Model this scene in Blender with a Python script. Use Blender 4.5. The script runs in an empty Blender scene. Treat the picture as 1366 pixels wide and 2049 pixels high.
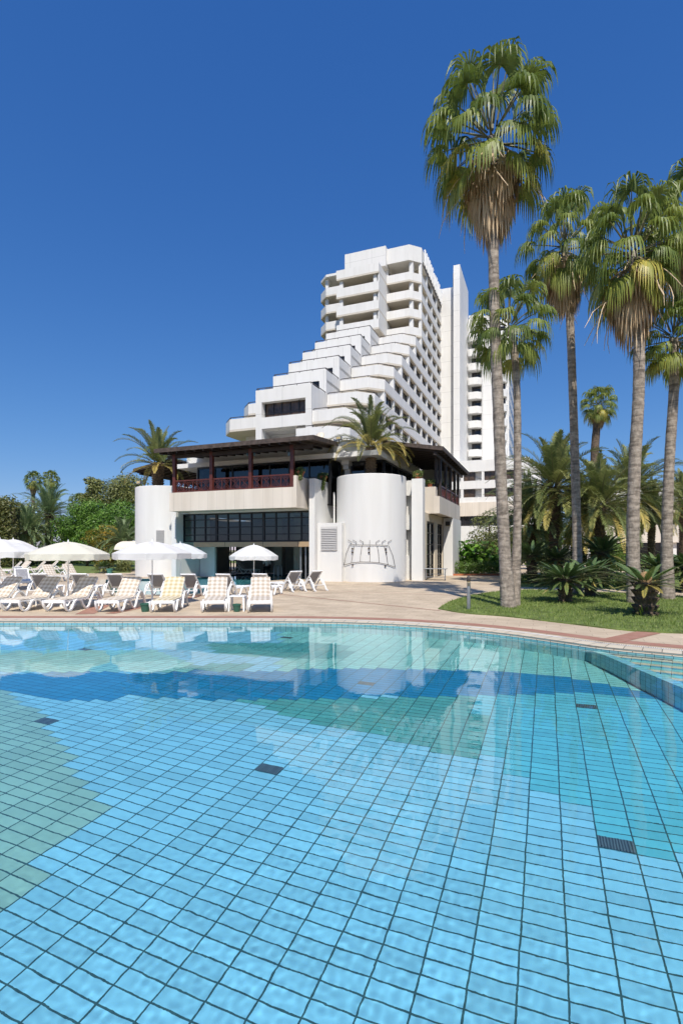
import bpy, bmesh, math, random
import numpy as np
from mathutils import Vector, Matrix
sc = bpy.context.scene
C = sc.collection
R = math.radians
rnd = random.Random(7)
# ---------------------------------------------------------------- camera figures (photo pixels 1366 x 2049)
EYE, HOR, F = 1.8, 1100.0, 1040.0
def gp(px, py, z=0.0):                       # ground point seen at a photo pixel
    Y = (EYE - z) * F / (py - HOR)
    return ((px - 683) / F * Y, Y)
def zz(py, Y): return EYE + (HOR - py) / F * Y
def xx(px, Y): return (px - 683) / F * Y
# frame shared by the hotel buildings: s runs right along the fronts, t runs away from the camera
CA, SA = math.cos(R(21.5)), math.sin(R(21.5))
def W(s, t): return (s * CA + t * SA, 30 - s * SA + t * CA)
def yt(px, t): return (t + 30 * CA) / ((px - 683) / F * SA + CA)
def st(px, t):
    Y = yt(px, t); X = (px - 683) / F * Y
    return X * CA - (Y - 30) * SA
ROT = -R(21.5)
# ---------------------------------------------------------------- mesh helper
class MB:
    def __init__(s): s.v = []; s.f = []; s.m = []; s.t = []; s.uv = {}
    def add(s, vs, fs, mi=0, tint=0.5, uvs=None):
        o = len(s.v); s.v.extend(vs)
        for k, f in enumerate(fs):
            if uvs: s.uv[len(s.f)] = uvs[k]
            s.f.append([i + o for i in f]); s.m.append(mi); s.t.append(tint)
    def box(s, x0, x1, y0, y1, z0, z1, mi=0):
        v = [(x0,y0,z0),(x1,y0,z0),(x1,y1,z0),(x0,y1,z0),(x0,y0,z1),(x1,y0,z1),(x1,y1,z1),(x0,y1,z1)]
        s.add(v, [(3,2,1,0),(4,5,6,7),(0,1,5,4),(1,2,6,5),(2,3,7,6),(3,0,4,7)], mi)
        return s
    def prism(s, poly, z0, z1, mi=0):
        n = len(poly)
        A = sum(poly[i][0]*poly[(i+1)%n][1]-poly[(i+1)%n][0]*poly[i][1] for i in range(n))
        if A < 0: poly = poly[::-1]
        v = [(x,y,z0) for x,y in poly] + [(x,y,z1) for x,y in poly]
        s.add(v, [tuple(range(n))[::-1], tuple(range(n,2*n))] + [(i,(i+1)%n,(i+1)%n+n,i+n) for i in range(n)], mi)
        return s
    def bar(s, a, b, w, h=None, mi=0, up=(0,0,1)):
        h = h or w
        a = Vector(a); b = Vector(b); d = (b-a).normalized(); u = Vector(up)
        if abs(d.dot(u)) > .98: u = Vector((0,1,0))
        x = d.cross(u).normalized()*w/2; y = x.cross(d).normalized()*h/2
        v = [a-x-y,a+x-y,a+x+y,a-x+y,b-x-y,b+x-y,b+x+y,b-x+y]
        s.add([tuple(q) for q in v], [(3,2,1,0),(4,5,6,7),(0,1,5,4),(1,2,6,5),(2,3,7,6),(3,0,4,7)], mi)
        return s
    def tube(s, pts, rad, n=8, mi=0, cap=True, tint=.5, sx=1.0):
        pts = [Vector(p) for p in pts]; k = len(pts)
        if not hasattr(rad, '__len__'): rad = [rad]*k
        vs = []; ref = None
        for i, p in enumerate(pts):
            d = (pts[min(i+1,k-1)] - pts[max(i-1,0)]).normalized()
            if ref is None:
                ref = Vector((1,0,0)) if abs(d.x) < .9 else Vector((0,1,0))
            x = (ref - d*ref.dot(d)).normalized(); ref = x; y = d.cross(x)
            for j in range(n):
                a = 2*math.pi*j/n
                vs.append(tuple(p + (x*math.cos(a)*sx + y*math.sin(a))*rad[i]))
        fs = [(i*n+j, i*n+(j+1)%n, (i+1)*n+(j+1)%n, (i+1)*n+j) for i in range(k-1) for j in range(n)]
        if cap: fs += [tuple(range(n))[::-1], tuple(range((k-1)*n, k*n))]
        s.add(vs, fs, mi, tint); return s
    def lathe(s, prof, n=24, c=(0,0,0), mi=0, a0=0, a1=2*math.pi):
        full = abs(a1-a0-2*math.pi) < 1e-6; m = n if full else n+1
        vs = [(c[0]+r*math.cos(a0+(a1-a0)*j/n), c[1]+r*math.sin(a0+(a1-a0)*j/n), c[2]+z) for r, z in prof for j in range(m)]
        fs = []
        for i in range(len(prof)-1):
            for j in range(n):
                q = (j+1) % m
                fs.append((i*m+j, i*m+q, (i+1)*m+q, (i+1)*m+j))
        s.add(vs, fs, mi); return s
    def mesh(s, name, mats, smooth=False):
        me = bpy.data.meshes.new(name)
        me.from_pydata(s.v, [], s.f)
        if not isinstance(mats, (list, tuple)): mats = [mats]
        for m in mats: me.materials.append(m)
        if len(mats) > 1: me.polygons.foreach_set('material_index', s.m)
        if len(set(s.t)) > 1:
            at = me.attributes.new('tint', 'FLOAT', 'FACE'); at.data.foreach_set('value', s.t)
        if s.uv:
            l = me.uv_layers.new(name='UVMap')
            for fi, uv in s.uv.items():
                for li, c in zip(me.polygons[fi].loop_indices, uv): l.data[li].uv = c
        if smooth is True: me.polygons.foreach_set('use_smooth', [True]*len(s.f))
        me.update()
        return me
    def build(s, name, mats, parent=None, loc=None, rz=0.0, smooth=False, bevel=0):
        o = bpy.data.objects.new(name, s.mesh(name, mats, smooth)); C.objects.link(o)
        if parent: o.parent = parent
        if loc: o.location = loc
        o.rotation_euler.z = rz
        if smooth == 'auto':
            o.data.polygons.foreach_set('use_smooth', [True]*len(s.f))
            o.data.set_sharp_from_angle(angle=R(40))
        if bevel:
            b = o.modifiers.new('bevel','BEVEL'); b.width = bevel; b.segments = 2; b.limit_method = 'ANGLE'
        return o
def tag(o, label=None, cat=None, group=None, kind=None):
    if label: o['label'] = label
    if cat: o['category'] = cat
    if group: o['group'] = group
    if kind: o['kind'] = kind
    return o
def thing(name, loc, rz, label, cat, group=None):
    o = bpy.data.objects.new(name, None); C.objects.link(o); o.empty_display_size = .3
    o.location = loc; o.rotation_euler.z = rz
    return tag(o, label, cat, group)
def copy_tree(o, parent=None):
    c = o.copy(); C.objects.link(c)
    if parent: c.parent = parent
    for ch in list(KIDS(o)): copy_tree(ch, c)
    return c
def KIDS(o): return [q for q in C.objects if q.parent == o]
def dup(o, loc, rz, label, scale=None, group=None):
    c = copy_tree(o); c.location = loc; c.rotation_euler = (0,0,rz); c['label'] = label
    if scale: c.scale = (scale,)*3
    if group: c['group'] = group
    return c
# ---------------------------------------------------------------- materials
def nodemat(name):
    m = bpy.data.materials.new(name); m.use_nodes = True
    n = m.node_tree.nodes; l = m.node_tree.links
    return m, n, l, n['Principled BSDF']
def mat(name, col, rough=.6, metal=0, noise=0.0, scale=3.0, bump=0.0, bscale=40.0, spec=None, coat=0):
    m, n, l, p = nodemat(name)
    p.inputs['Base Color'].default_value = (*col, 1); p.inputs['Roughness'].default_value = rough
    p.inputs['Metallic'].default_value = metal
    if spec is not None: p.inputs['Specular IOR Level'].default_value = spec
    if coat: p.inputs['Coat Weight'].default_value = coat
    tc = n.new('ShaderNodeTexCoord')
    if noise:
        t = n.new('ShaderNodeTexNoise'); t.inputs['Scale'].default_value = scale; t.inputs['Detail'].default_value = 5
        l.new(tc.outputs['Object'], t.inputs['Vector'])
        r = n.new('ShaderNodeValToRGB')
        r.color_ramp.elements[0].position = .3; r.color_ramp.elements[1].position = .7
        r.color_ramp.elements[0].color = (*[c*(1-noise) for c in col],1); r.color_ramp.elements[1].color = (*[min(1,c*(1+noise*.6)) for c in col],1)
        l.new(t.outputs['Fac'], r.inputs['Fac']); l.new(r.outputs['Color'], p.inputs['Base Color'])
    if bump:
        t = n.new('ShaderNodeTexNoise'); t.inputs['Scale'].default_value = bscale; t.inputs['Detail'].default_value = 4
        l.new(tc.outputs['Object'], t.inputs['Vector'])
        b = n.new('ShaderNodeBump'); b.inputs['Strength'].default_value = bump; b.inputs['Distance'].default_value = .02
        l.new(t.outputs['Fac'], b.inputs['Height']); l.new(b.outputs['Normal'], p.inputs['Normal'])
    return m
def leafmat(name, cols, rough=.45, trans=.25, spec=.5):
    m, n, l, p = nodemat(name)
    a = n.new('ShaderNodeAttribute'); a.attribute_name = 'tint'
    r = n.new('ShaderNodeValToRGB'); e = r.color_ramp.elements
    e[0].color = (*cols[0],1); e[1].color = (*cols[-1],1)
    for i, c in enumerate(cols[1:-1]):
        q = e.new((i+1)/(len(cols)-1)); q.color = (*c,1)
    l.new(a.outputs['Fac'], r.inputs['Fac']); l.new(r.outputs['Color'], p.inputs['Base Color'])
    p.inputs['Roughness'].default_value = rough; p.inputs['Specular IOR Level'].default_value = spec
    if trans:
        t = n.new('ShaderNodeBsdfTranslucent'); l.new(r.outputs['Color'], t.inputs['Color'])
        x = n.new('ShaderNodeMixShader'); x.inputs[0].default_value = trans
        l.new(p.outputs[0], x.inputs[1]); l.new(t.outputs[0], x.inputs[2])
        l.new(x.outputs[0], n['Material Output'].inputs['Surface'])
    return m
def panelmat(name, col, sx, sz, mortar=.012, dirt=.1, rough=.6, stain=.0):
    """painted wall: faint panel joints, soft grime, vertical streaks"""
    m, n, l, p = nodemat(name)
    p.inputs['Roughness'].default_value = rough
    tc = n.new('ShaderNodeTexCoord'); sp = n.new('ShaderNodeSeparateXYZ'); l.new(tc.outputs['Object'], sp.inputs[0])
    ad = n.new('ShaderNodeMath'); ad.operation = 'ADD'; l.new(sp.outputs['X'], ad.inputs[0]); l.new(sp.outputs['Y'], ad.inputs[1])
    cb = n.new('ShaderNodeCombineXYZ'); l.new(ad.outputs[0], cb.inputs['X']); l.new(sp.outputs['Z'], cb.inputs['Y'])
    br = n.new('ShaderNodeTexBrick'); br.offset = 0; br.inputs['Scale'].default_value = 1
    br.inputs['Brick Width'].default_value = sx; br.inputs['Row Height'].default_value = sz; br.inputs['Mortar Size'].default_value = mortar
    br.inputs['Mortar Smooth'].default_value = .2
    br.inputs['Color1'].default_value = (*col,1); br.inputs['Color2'].default_value = (*[c*.985 for c in col],1); br.inputs['Mortar'].default_value = (*[c*.62 for c in col],1)
    l.new(cb.outputs[0], br.inputs['Vector'])
    mp = n.new('ShaderNodeMapping'); mp.inputs['Scale'].default_value = (1.2,1.2,.12); l.new(tc.outputs['Object'], mp.inputs['Vector'])
    no = n.new('ShaderNodeTexNoise'); no.inputs['Scale'].default_value = 1.3; no.inputs['Detail'].default_value = 7; l.new(mp.outputs[0], no.inputs['Vector'])
    rp = n.new('ShaderNodeValToRGB'); rp.color_ramp.elements[0].position = .33; rp.color_ramp.elements[1].position = .62
    rp.color_ramp.elements[0].color = (1-dirt,1-dirt*1.08,1-dirt*1.25,1); rp.color_ramp.elements[1].color = (1,1,1,1)
    l.new(no.outputs['Fac'], rp.inputs['Fac'])
    mx = n.new('ShaderNodeMix'); mx.data_type = 'RGBA'; mx.blend_type = 'MULTIPLY'; mx.inputs['Factor'].default_value = 1
    l.new(br.outputs['Color'], mx.inputs['A']); l.new(rp.outputs['Color'], mx.inputs['B']); l.new(mx.outputs['Result'], p.inputs['Base Color'])
    bn = n.new('ShaderNodeTexNoise'); bn.inputs['Scale'].default_value = 18; bn.inputs['Detail'].default_value = 3; l.new(tc.outputs['Object'], bn.inputs['Vector'])
    b = n.new('ShaderNodeBump'); b.inputs['Strength'].default_value = .12; b.inputs['Distance'].default_value = .02
    l.new(bn.outputs['Fac'], b.inputs['Height']); l.new(b.outputs['Normal'], p.inputs['Normal'])
    return m
M = {}
M['wall'] = panelmat('white_panel_wall', (.74,.73,.705), 3.6, 2.82, .022, .05)
M['stucco'] = panelmat('white_stucco', (.73,.725,.705), 40, 40, .0, .065)
M['band'] = panelmat('white_parapet', (.74,.73,.705), 1.6, 60, .008, .07)
M['trav'] = panelmat('travertine_cladding', (.71,.64,.55), .62, 60, .006, .14)
M['travp'] = panelmat('travertine_base', (.70,.63,.54), 1.2, 60, .01, .1)
M['cream'] = mat('cream_render_and_bounce_tint', (.66,.58,.45), .8, noise=.08)  # in the hotel recesses the cream stands in for warm bounced light
M['soffit'] = mat('soffit_paint_and_bounce_tint', (.58,.53,.45), .8, noise=.06)  # under the hotel balconies the tan stands in for bounced light
M['dkwood'] = mat('dark_timber_and_shaded_posts', (.035,.022,.018), .55, noise=.4, scale=4, bump=.3, bscale=30)  # also gives the side terrace posts their roof shade as colour
M['roofwood'] = mat('weathered_roof_shingle', (.075,.055,.046), .8, noise=.5, scale=5, bump=.5, bscale=25)
M['redwood'] = mat('red_brown_timber', (.105,.026,.018), .4, noise=.3, scale=6)
M['frame'] = mat('black_window_frame', (.012,.012,.013), .4)
M['rail'] = mat('dark_metal_railing', (.05,.04,.035), .5)
M['tan'] = mat('tan_metal_beam', (.48,.33,.19), .35, metal=.2, noise=.05)
M['hglass'] = mat('dark_window_glass', (.018,.017,.018), .06, noise=.5, scale=.6)
M['curtain'] = mat('brown_curtained_glass', (.085,.055,.036), .15, noise=.5, scale=2.5)
M['white'] = mat('white_plastic', (.82,.82,.81), .3, noise=.03, spec=.5)
M['slat'] = mat('slats_grey_for_shade', (.27,.27,.29), .45)  # grey puts the shade on the backrests' undersides into the slat colour
M['louvre'] = mat('grey_louvre_metal', (.45,.44,.43), .5)
M['iron'] = mat('rusty_wrought_iron', (.07,.045,.03), .7, noise=.4, scale=20)
M['terra'] = mat('terracotta_pot', (.42,.14,.06), .7, noise=.15, scale=9)
M['greenpot'] = mat('green_plastic_pot', (.03,.11,.075), .4)
M['tealpot'] = mat('teal_glazed_pot', (.06,.22,.19), .3, noise=.2, scale=8)
M['greypot'] = mat('grey_stone_pot', (.24,.27,.24), .7, noise=.3, scale=9)
M['soil'] = mat('planter_soil', (.05,.035,.025), .95, noise=.4, scale=12)
M['steel'] = mat('galvanised_steel', (.38,.39,.40), .4, metal=.7, noise=.15, scale=8)
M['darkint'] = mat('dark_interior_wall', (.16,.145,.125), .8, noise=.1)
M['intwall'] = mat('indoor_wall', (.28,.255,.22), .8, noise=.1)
M['amber'] = mat('amber_lamp_glass', (.5,.4,.2), .2)
def glassmat(name, tint, refl=(.9,.95,1), rough=.01):
    m, n, l, p = nodemat(name); n.remove(p)
    t = n.new('ShaderNodeBsdfTransparent'); t.inputs['Color'].default_value = (*tint,1)
    g = n.new('ShaderNodeBsdfGlossy'); g.inputs['Color'].default_value = (*refl,1); g.inputs['Roughness'].default_value = rough
    fr = n.new('ShaderNodeFresnel'); fr.inputs['IOR'].default_value = 1.7
    x = n.new('ShaderNodeMixShader'); l.new(fr.outputs[0], x.inputs[0]); l.new(t.outputs[0], x.inputs[1]); l.new(g.outputs[0], x.inputs[2])
    l.new(x.outputs[0], n['Material Output'].inputs['Surface']); return m
M['glass'] = glassmat('tinted_glazing', (.42,.42,.40))
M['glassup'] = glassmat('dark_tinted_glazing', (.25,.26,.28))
def barkmat(name, c0, c1, ring=14.0):
    m, n, l, p = nodemat(name); p.inputs['Roughness'].default_value = .85
    tc = n.new('ShaderNodeTexCoord')
    mp = n.new('ShaderNodeMapping'); mp.inputs['Scale'].default_value = (1.6,1.6,.9); l.new(tc.outputs['Object'], mp.inputs['Vector'])
    w = n.new('ShaderNodeTexNoise'); w.inputs['Scale'].default_value = 6; w.inputs['Detail'].default_value = 8; w.inputs['Roughness'].default_value = .7; l.new(mp.outputs[0], w.inputs['Vector'])
    mp2 = n.new('ShaderNodeMapping'); mp2.inputs['Scale'].default_value = (2.0,2.0,ring*.5); l.new(tc.outputs['Object'], mp2.inputs['Vector'])
    w2 = n.new('ShaderNodeTexNoise'); w2.inputs['Scale'].default_value = 1.6; w2.inputs['Detail'].default_value = 4; w2.inputs['Distortion'].default_value = .4; l.new(mp2.outputs[0], w2.inputs['Vector'])
    mul = n.new('ShaderNodeMath'); mul.operation = 'MULTIPLY'; l.new(w.outputs['Fac'], mul.inputs[0]); l.new(w2.outputs['Fac'], mul.inputs[1])
    r = n.new('ShaderNodeValToRGB'); r.color_ramp.elements[0].position = .13; r.color_ramp.elements[1].position = .36
    r.color_ramp.elements[0].color = (*c0,1); r.color_ramp.elements[1].color = (*c1,1)
    l.new(mul.outputs[0], r.inputs['Fac']); l.new(r.outputs['Color'], p.inputs['Base Color'])
    b = n.new('ShaderNodeBump'); b.inputs['Strength'].default_value = .8; b.inputs['Distance'].default_value = .05
    l.new(mul.outputs[0], b.inputs['Height']); l.new(b.outputs['Normal'], p.inputs['Normal'])
    return m
M['bark'] = barkmat('grey_palm_bark', (.125,.10,.078), (.41,.345,.28))
M['barkdk'] = barkmat('brown_palm_bark', (.045,.032,.022), (.17,.12,.08), 8)
M['fan'] = leafmat('fan_palm_leaf', [(0.092,0.137,0.027),(0.177,0.234,0.046),(0.276,0.312,0.064),(0.583,0.468,0.088)], .45, .35, .45)
M['skirt'] = leafmat('dead_palm_leaf', [(0.200,0.125,0.069),(0.450,0.312,0.175),(0.688,0.525,0.338)], .8, .15)
M['date'] = leafmat('date_palm_leaf', [(0.107,0.144,0.046),(0.213,0.247,0.079),(0.326,0.321,0.108),(0.563,0.436,0.128)], .45, .32, .45)
M['dateg'] = leafmat('silvery_date_palm_leaf', [(0.110,0.171,0.073),(0.207,0.282,0.124),(0.303,0.380,0.180),(0.495,0.473,0.180)], .45, .3, .45)
M['cycad'] = leafmat('cycad_leaf', [(0.061,0.115,0.038),(0.121,0.196,0.061),(0.203,0.284,0.095),(0.513,0.392,0.108)], .36, .2, .55)
M['leaf'] = leafmat('broadleaf', [(0.049,0.109,0.016),(0.111,0.228,0.029),(0.221,0.364,0.046)], .5, .3)
M['olive'] = leafmat('olive_foliage', [(0.088,0.106,0.029),(0.176,0.195,0.052),(0.281,0.284,0.085)], .55, .25)
M['yellow'] = leafmat('yellowing_foliage', [(0.098,0.126,0.017),(0.294,0.235,0.028),(0.588,0.336,0.035)], .5, .35)
M['ivy'] = leafmat('ivy_foliage', [(0.042,0.070,0.021),(0.126,0.140,0.035),(0.252,0.210,0.063)], .5, .25)
M['hedge'] = leafmat('hedge_foliage', [(0.046,0.101,0.017),(0.109,0.202,0.028),(0.237,0.336,0.049)], .5, .25)
M['banana'] = leafmat('bright_shrub_foliage', [(0.035,0.101,0.014),(0.088,0.218,0.025),(0.210,0.370,0.042)], .4, .3)
M['petiole'] = mat('palm_petiole', (.13,.12,.05), .5, noise=.3, scale=8)
# ---------------------------------------------------------------- camera, sun, sky
cam = bpy.data.cameras.new('camera'); co = bpy.data.objects.new('camera', cam); C.objects.link(co)
co.location = (0,0,EYE); co.rotation_euler = (R(90),0,0)
cam.sensor_fit = 'VERTICAL'; cam.sensor_height = 36; cam.sensor_width = 24
cam.lens = F/2049*36; cam.shift_y = (HOR-1024.5)/2049
cam.clip_end = 3000; sc.camera = co
SUNAZ, SUNEL = 0.05, R(53)          # nearly behind the camera, slightly to the right
h = math.hypot(SUNAZ,1)
tos = Vector((SUNAZ/h*math.cos(SUNEL), -1/h*math.cos(SUNEL), math.sin(SUNEL)))
sun = bpy.data.lights.new('sun','SUN'); so = bpy.data.objects.new('sun', sun); C.objects.link(so)
sun.energy = 4.5; sun.angle = R(.53); sun.color = (1,.94,.85)
so.rotation_euler = tos.to_track_quat('Z','Y').to_euler()
w = bpy.data.worlds.new('World'); sc.world = w; w.use_nodes = True
n = w.node_tree.nodes; l = w.node_tree.links; bg = n['Background']
sky = n.new('ShaderNodeTexSky'); sky.sky_type = 'NISHITA'; sky.sun_disc = False
sky.sun_elevation = SUNEL; sky.sun_rotation = math.atan2(tos.x, tos.y)
sky.altitude = 0; sky.air_density = 1.0; sky.dust_density = 0; sky.ozone_density = 6
bg.inputs['Strength'].default_value = .12
# deep polarised blue of the photograph: each channel of the sky graded by its own power
sp = n.new('ShaderNodeSeparateColor'); cb = n.new('ShaderNodeCombineColor'); l.new(sky.outputs[0], sp.inputs[0])
for ch, gain, pw in (('Red',.557,1.15),('Green',.526,.80),('Blue',.69,.54)):
    a_ = n.new('ShaderNodeMath'); a_.operation = 'MULTIPLY'; a_.inputs[1].default_value = .12; l.new(sp.outputs[ch], a_.inputs[0])
    p_ = n.new('ShaderNodeMath'); p_.operation = 'POWER'; p_.inputs[1].default_value = pw; l.new(a_.outputs[0], p_.inputs[0])
    g_ = n.new('ShaderNodeMath'); g_.operation = 'MULTIPLY'; g_.inputs[1].default_value = gain/.12; l.new(p_.outputs[0], g_.inputs[0])
    l.new(g_.outputs[0], cb.inputs[ch])
l.new(cb.outputs[0], bg.inputs[0])
sc.view_settings.view_transform = 'Standard'; sc.view_settings.look = 'None'
sc.view_settings.exposure = .22; sc.view_settings.gamma = 1
cy = sc.cycles
cy.max_bounces = 10; cy.diffuse_bounces = 4; cy.glossy_bounces = 4; cy.transmission_bounces = 6; cy.transparent_max_bounces = 10
cy.caustics_reflective = False; cy.caustics_refractive = True; cy.sample_clamp_indirect = 6
cy.use_light_tree = False
sun.cycles.is_caustics_light = True
cy.use_denoising = True; cy.denoiser = 'OPENIMAGEDENOISE'
cy.use_adaptive_sampling = True; cy.adaptive_threshold = .015
# ================================================================ POOL, DECK, GROUND
WZ, FZ = -.07, -1.20         # water level, pool floor
ETA = 1/1.333
def pf(px, py, zf=FZ):       # pool-floor point seen through the water at a photo pixel
    d = Vector(((px-683)/F, 1, (HOR-py)/F)).normalized()
    k = (WZ-EYE)/d.z; p = Vector((0,0,EYE)) + d*k
    c = -d.z; s2 = ETA*ETA*(1-c*c); q = d*ETA + Vector((0,0,1))*(ETA*c - math.sqrt(1-s2))
    p = p + q*((zf-WZ)/q.z)
    return (p.x, p.y)
def smooth_line(pts, n=8):   # Catmull-Rom through points
    out = []
    for i in range(len(pts)-1):
        p0 = pts[max(i-1,0)]; p1 = pts[i]; p2 = pts[i+1]; p3 = pts[min(i+2,len(pts)-1)]
        for k in range(n):
            t = k/n
            out.append(tuple(.5*((2*p1[j]) + (-p0[j]+p2[j])*t + (2*p0[j]-5*p1[j]+4*p2[j]-p3[j])*t*t + (-p0[j]+3*p1[j]-3*p2[j]+p3[j])*t**3) for j in (0,1)))
    return out + [pts[-1]]
rim_px = [(-500,1243),(0,1243),(300,1243),(480,1243),(600,1243.6),(700,1245.6),(800,1249.6),(900,1256.5),(1000,1266.5),(1080,1277),(1150,1287),(1210,1295)]
rim = [gp(*p) for p in rim_px]
rim = [(-19,rim[0][1])] + rim[1:]
outer = smooth_line(rim + [(5.75,9.0),(6.9,8.25),(8.3,7.3),(9.6,5.9),(10.2,4.0),(10.2,1.0)], 6)     # coping line right round the shallow steps
near = [(10.2,.35),(-19,.35)]
pool_out = outer + near
inner = smooth_line([(4.62,9.62),(4.66,9.2),(4.64,8.5),(4.62,7.4),(4.6,6.0),(4.55,4.0),(4.5,1.0)], 6)  # wall of the deep pool below the steps
iA = min(range(len(outer)), key=lambda i: (outer[i][0]-4.62)**2+(outer[i][1]-9.62)**2)
deep = outer[:iA+1] + inner[1:] + [(4.5,.35),(-19,.35)]
pool2 = [(-14.2,31.4),(-11.3,25.0),(-9.2,21.4),(-8.0,20.9),(-6.0,21.2),(-5.2,23.6),(-4.9,27.0),(-4.4,29.8),(-2.0,33.2),(-.6,37.0),(-7.2,39.6),(-8.4,35.6),(-10.5,33.2)]
pool2 = smooth_line(pool2+[pool2[0]],4)[:-1]
def sheet(name, loops, z, m, parent=None):
    bm = bmesh.new(); es = []
    for lp in loops:
        vs = [bm.verts.new((x,y,z)) for x,y in lp]
        es += [bm.edges.new((vs[i],vs[(i+1)%len(vs)])) for i in range(len(vs))]
    bmesh.ops.triangle_fill(bm, use_beauty=True, use_dissolve=False, edges=es, normal=(0,0,1))
    for f in bm.faces:
        if f.normal.z < 0: f.normal_flip()
    me = bpy.data.meshes.new(name); bm.to_mesh(me); bm.free(); me.materials.append(m)
    o = bpy.data.objects.new(name, me); C.objects.link(o)
    if parent: o.parent = parent
    return o
# --- deck paving
m, n, l, p = nodemat('tan_paving'); p.inputs['Roughness'].default_value = .75
tc = n.new('ShaderNodeTexCoord'); mp = n.new('ShaderNodeMapping'); mp.inputs['Rotation'].default_value = (0,0,R(21.5)); l.new(tc.outputs['Object'], mp.inputs['Vector'])
br = n.new('ShaderNodeTexBrick'); br.inputs['Scale'].default_value = 1; br.inputs['Brick Width'].default_value = .6; br.inputs['Row Height'].default_value = .3; br.offset = .5
br.inputs['Mortar Size'].default_value = .006; br.inputs['Color1'].default_value = (.58,.485,.365,1); br.inputs['Color2'].default_value = (.52,.43,.32,1); br.inputs['Mortar'].default_value = (.36,.28,.21,1)
l.new(mp.outputs[0], br.inputs['Vector'])
no = n.new('ShaderNodeTexNoise'); no.inputs['Scale'].default_value = .9; no.inputs['Detail'].default_value = 8; no.inputs['Roughness'].default_value = .65; l.new(tc.outputs['Object'], no.inputs['Vector'])
rp = n.new('ShaderNodeValToRGB'); rp.color_ramp.elements[0].position = .3; rp.color_ramp.elements[1].position = .68; rp.color_ramp.elements[0].color = (.74,.70,.66,1); rp.color_ramp.elements[1].color = (1.08,1.06,1.02,1)
l.new(no.outputs['Fac'], rp.inputs['Fac'])
mx = n.new('ShaderNodeMix'); mx.data_type = 'RGBA'; mx.blend_type = 'MULTIPLY'; mx.inputs['Factor'].default_value = 1
l.new(br.outputs['Color'], mx.inputs['A']); l.new(rp.outputs['Color'], mx.inputs['B']); l.new(mx.outputs['Result'], p.inputs['Base Color'])
M['deck'] = m
def brickmat(name, c1, c2, mo, bw, bh, ms=.006, rot=0):
    m, n, l, p = nodemat(name); p.inputs['Roughness'].default_value = .7
    tc = n.new('ShaderNodeUVMap')
    br = n.new('ShaderNodeTexBrick'); br.inputs['Scale'].default_value = 1; br.inputs['Brick Width'].default_value = bw; br.inputs['Row Height'].default_value = bh
    br.inputs['Mortar Size'].default_value = ms; br.inputs['Color1'].default_value = (*c1,1); br.inputs['Color2'].default_value = (*c2,1); br.inputs['Mortar'].default_value = (*mo,1)
    l.new(tc.outputs[0], br.inputs['Vector'])
    no = n.new('ShaderNodeTexNoise'); no.inputs['Scale'].default_value = 3; no.inputs['Detail'].default_value = 6; l.new(tc.outputs[0], no.inputs['Vector'])
    mx = n.new('ShaderNodeMix'); mx.data_type = 'RGBA'; mx.blend_type = 'MULTIPLY'; mx.inputs['Factor'].default_value = .35
    l.new(br.outputs['Color'], mx.inputs['A']); l.new(no.outputs['Color'], mx.inputs['B']); l.new(br.outputs['Color'], p.inputs['Base Color'])
    return m
M['redbrick'] = brickmat('red_clay_pavers', (.33,.155,.105), (.38,.195,.14), (.30,.19,.14), .22, .11)
M['coping'] = brickmat('cream_coping_tiles', (.60,.53,.41), (.54,.47,.36), (.16,.14,.11), .30, .5, .008)
M['grate'] = mat('white_overflow_grate', (.78,.77,.74), .5)
M['grateslot'] = mat('grate_slot', (.12,.11,.10), .7)
def offset(line, d):
    out = []
    for i, p in enumerate(line):
        a = Vector(line[max(i-1,0)]); b = Vector(line[min(i+1,len(line)-1)])
        t = (b-a).normalized(); out.append((p[0]-t.y*d, p[1]+t.x*d))
    return out
def ribbon(mb, line, d0, d1, z0, z1=None):
    z1 = z0 if z1 is None else z1
    a = offset(line, d0); b = offset(line, d1); L = 0
    for i in range(len(line)-1):
        s = math.dist(line[i], line[i+1])
        mb.add([(*a[i],z0),(*a[i+1],z0),(*b[i+1],z1),(*b[i],z1)], [(0,1,2,3)], 0, .5, [[(L,d0),(L+s,d0),(L+s,d1),(L,d1)]])
        L += s
    return mb
rimline = outer[:-2]
S = lambda o: tag(o, kind='structure')
deck_outer = [(-75,-12),(75,-12),(75,85),(-75,85)]
S(sheet('pool_deck', [deck_outer, pool_out, pool2], 0, M['deck']))
gm = mat('dry_ground', (.16,.15,.07), .9, noise=.4, scale=.3)
S(sheet('ground', [[(-1500,-600),(1500,-600),(1500,2200),(-1500,2200)], [(-74,-11),(74,-11),(74,84),(-74,84)]], -.06, gm))
cp = MB(); ribbon(cp, rimline, 0, .36, .004); ribbon(cp, rimline, 0, -.012, .004, -.045)
S(cp.build('pool_coping', M['coping']))
g = MB(); ribbon(g, rimline, .36, .44, .008); S(g.build('overflow_gutter', M['grate']))
gs = MB()
for i in range(len(rimline)-1):
    a = Vector(rimline[i]); b = Vector(rimline[i+1]); d = (b-a)
    if a.x < 4.2 or a.x > 9: continue
    L = d.length; d.normalize(); nn = Vector((-d.y,d.x)); k = 0
    while k < L:
        q = a + d*k + nn*.375; e = a + d*k + nn*.425
        gs.add([(*q,.012),(*(q+d*.012),.012),(*(e+d*.012),.012),(*e,.012)], [(0,1,2,3)]); k += .035
S(gs.build('gutter_slots', M['grateslot']))
rb = MB(); ribbon(rb, rimline, .62, 1.0, .004); S(rb.build('red_paver_border', M['redbrick']))
def strip(a, b, w, z=.0045):
    ribbon(rs, [a,b], -w/2, w/2, z)
rs = MB()
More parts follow.
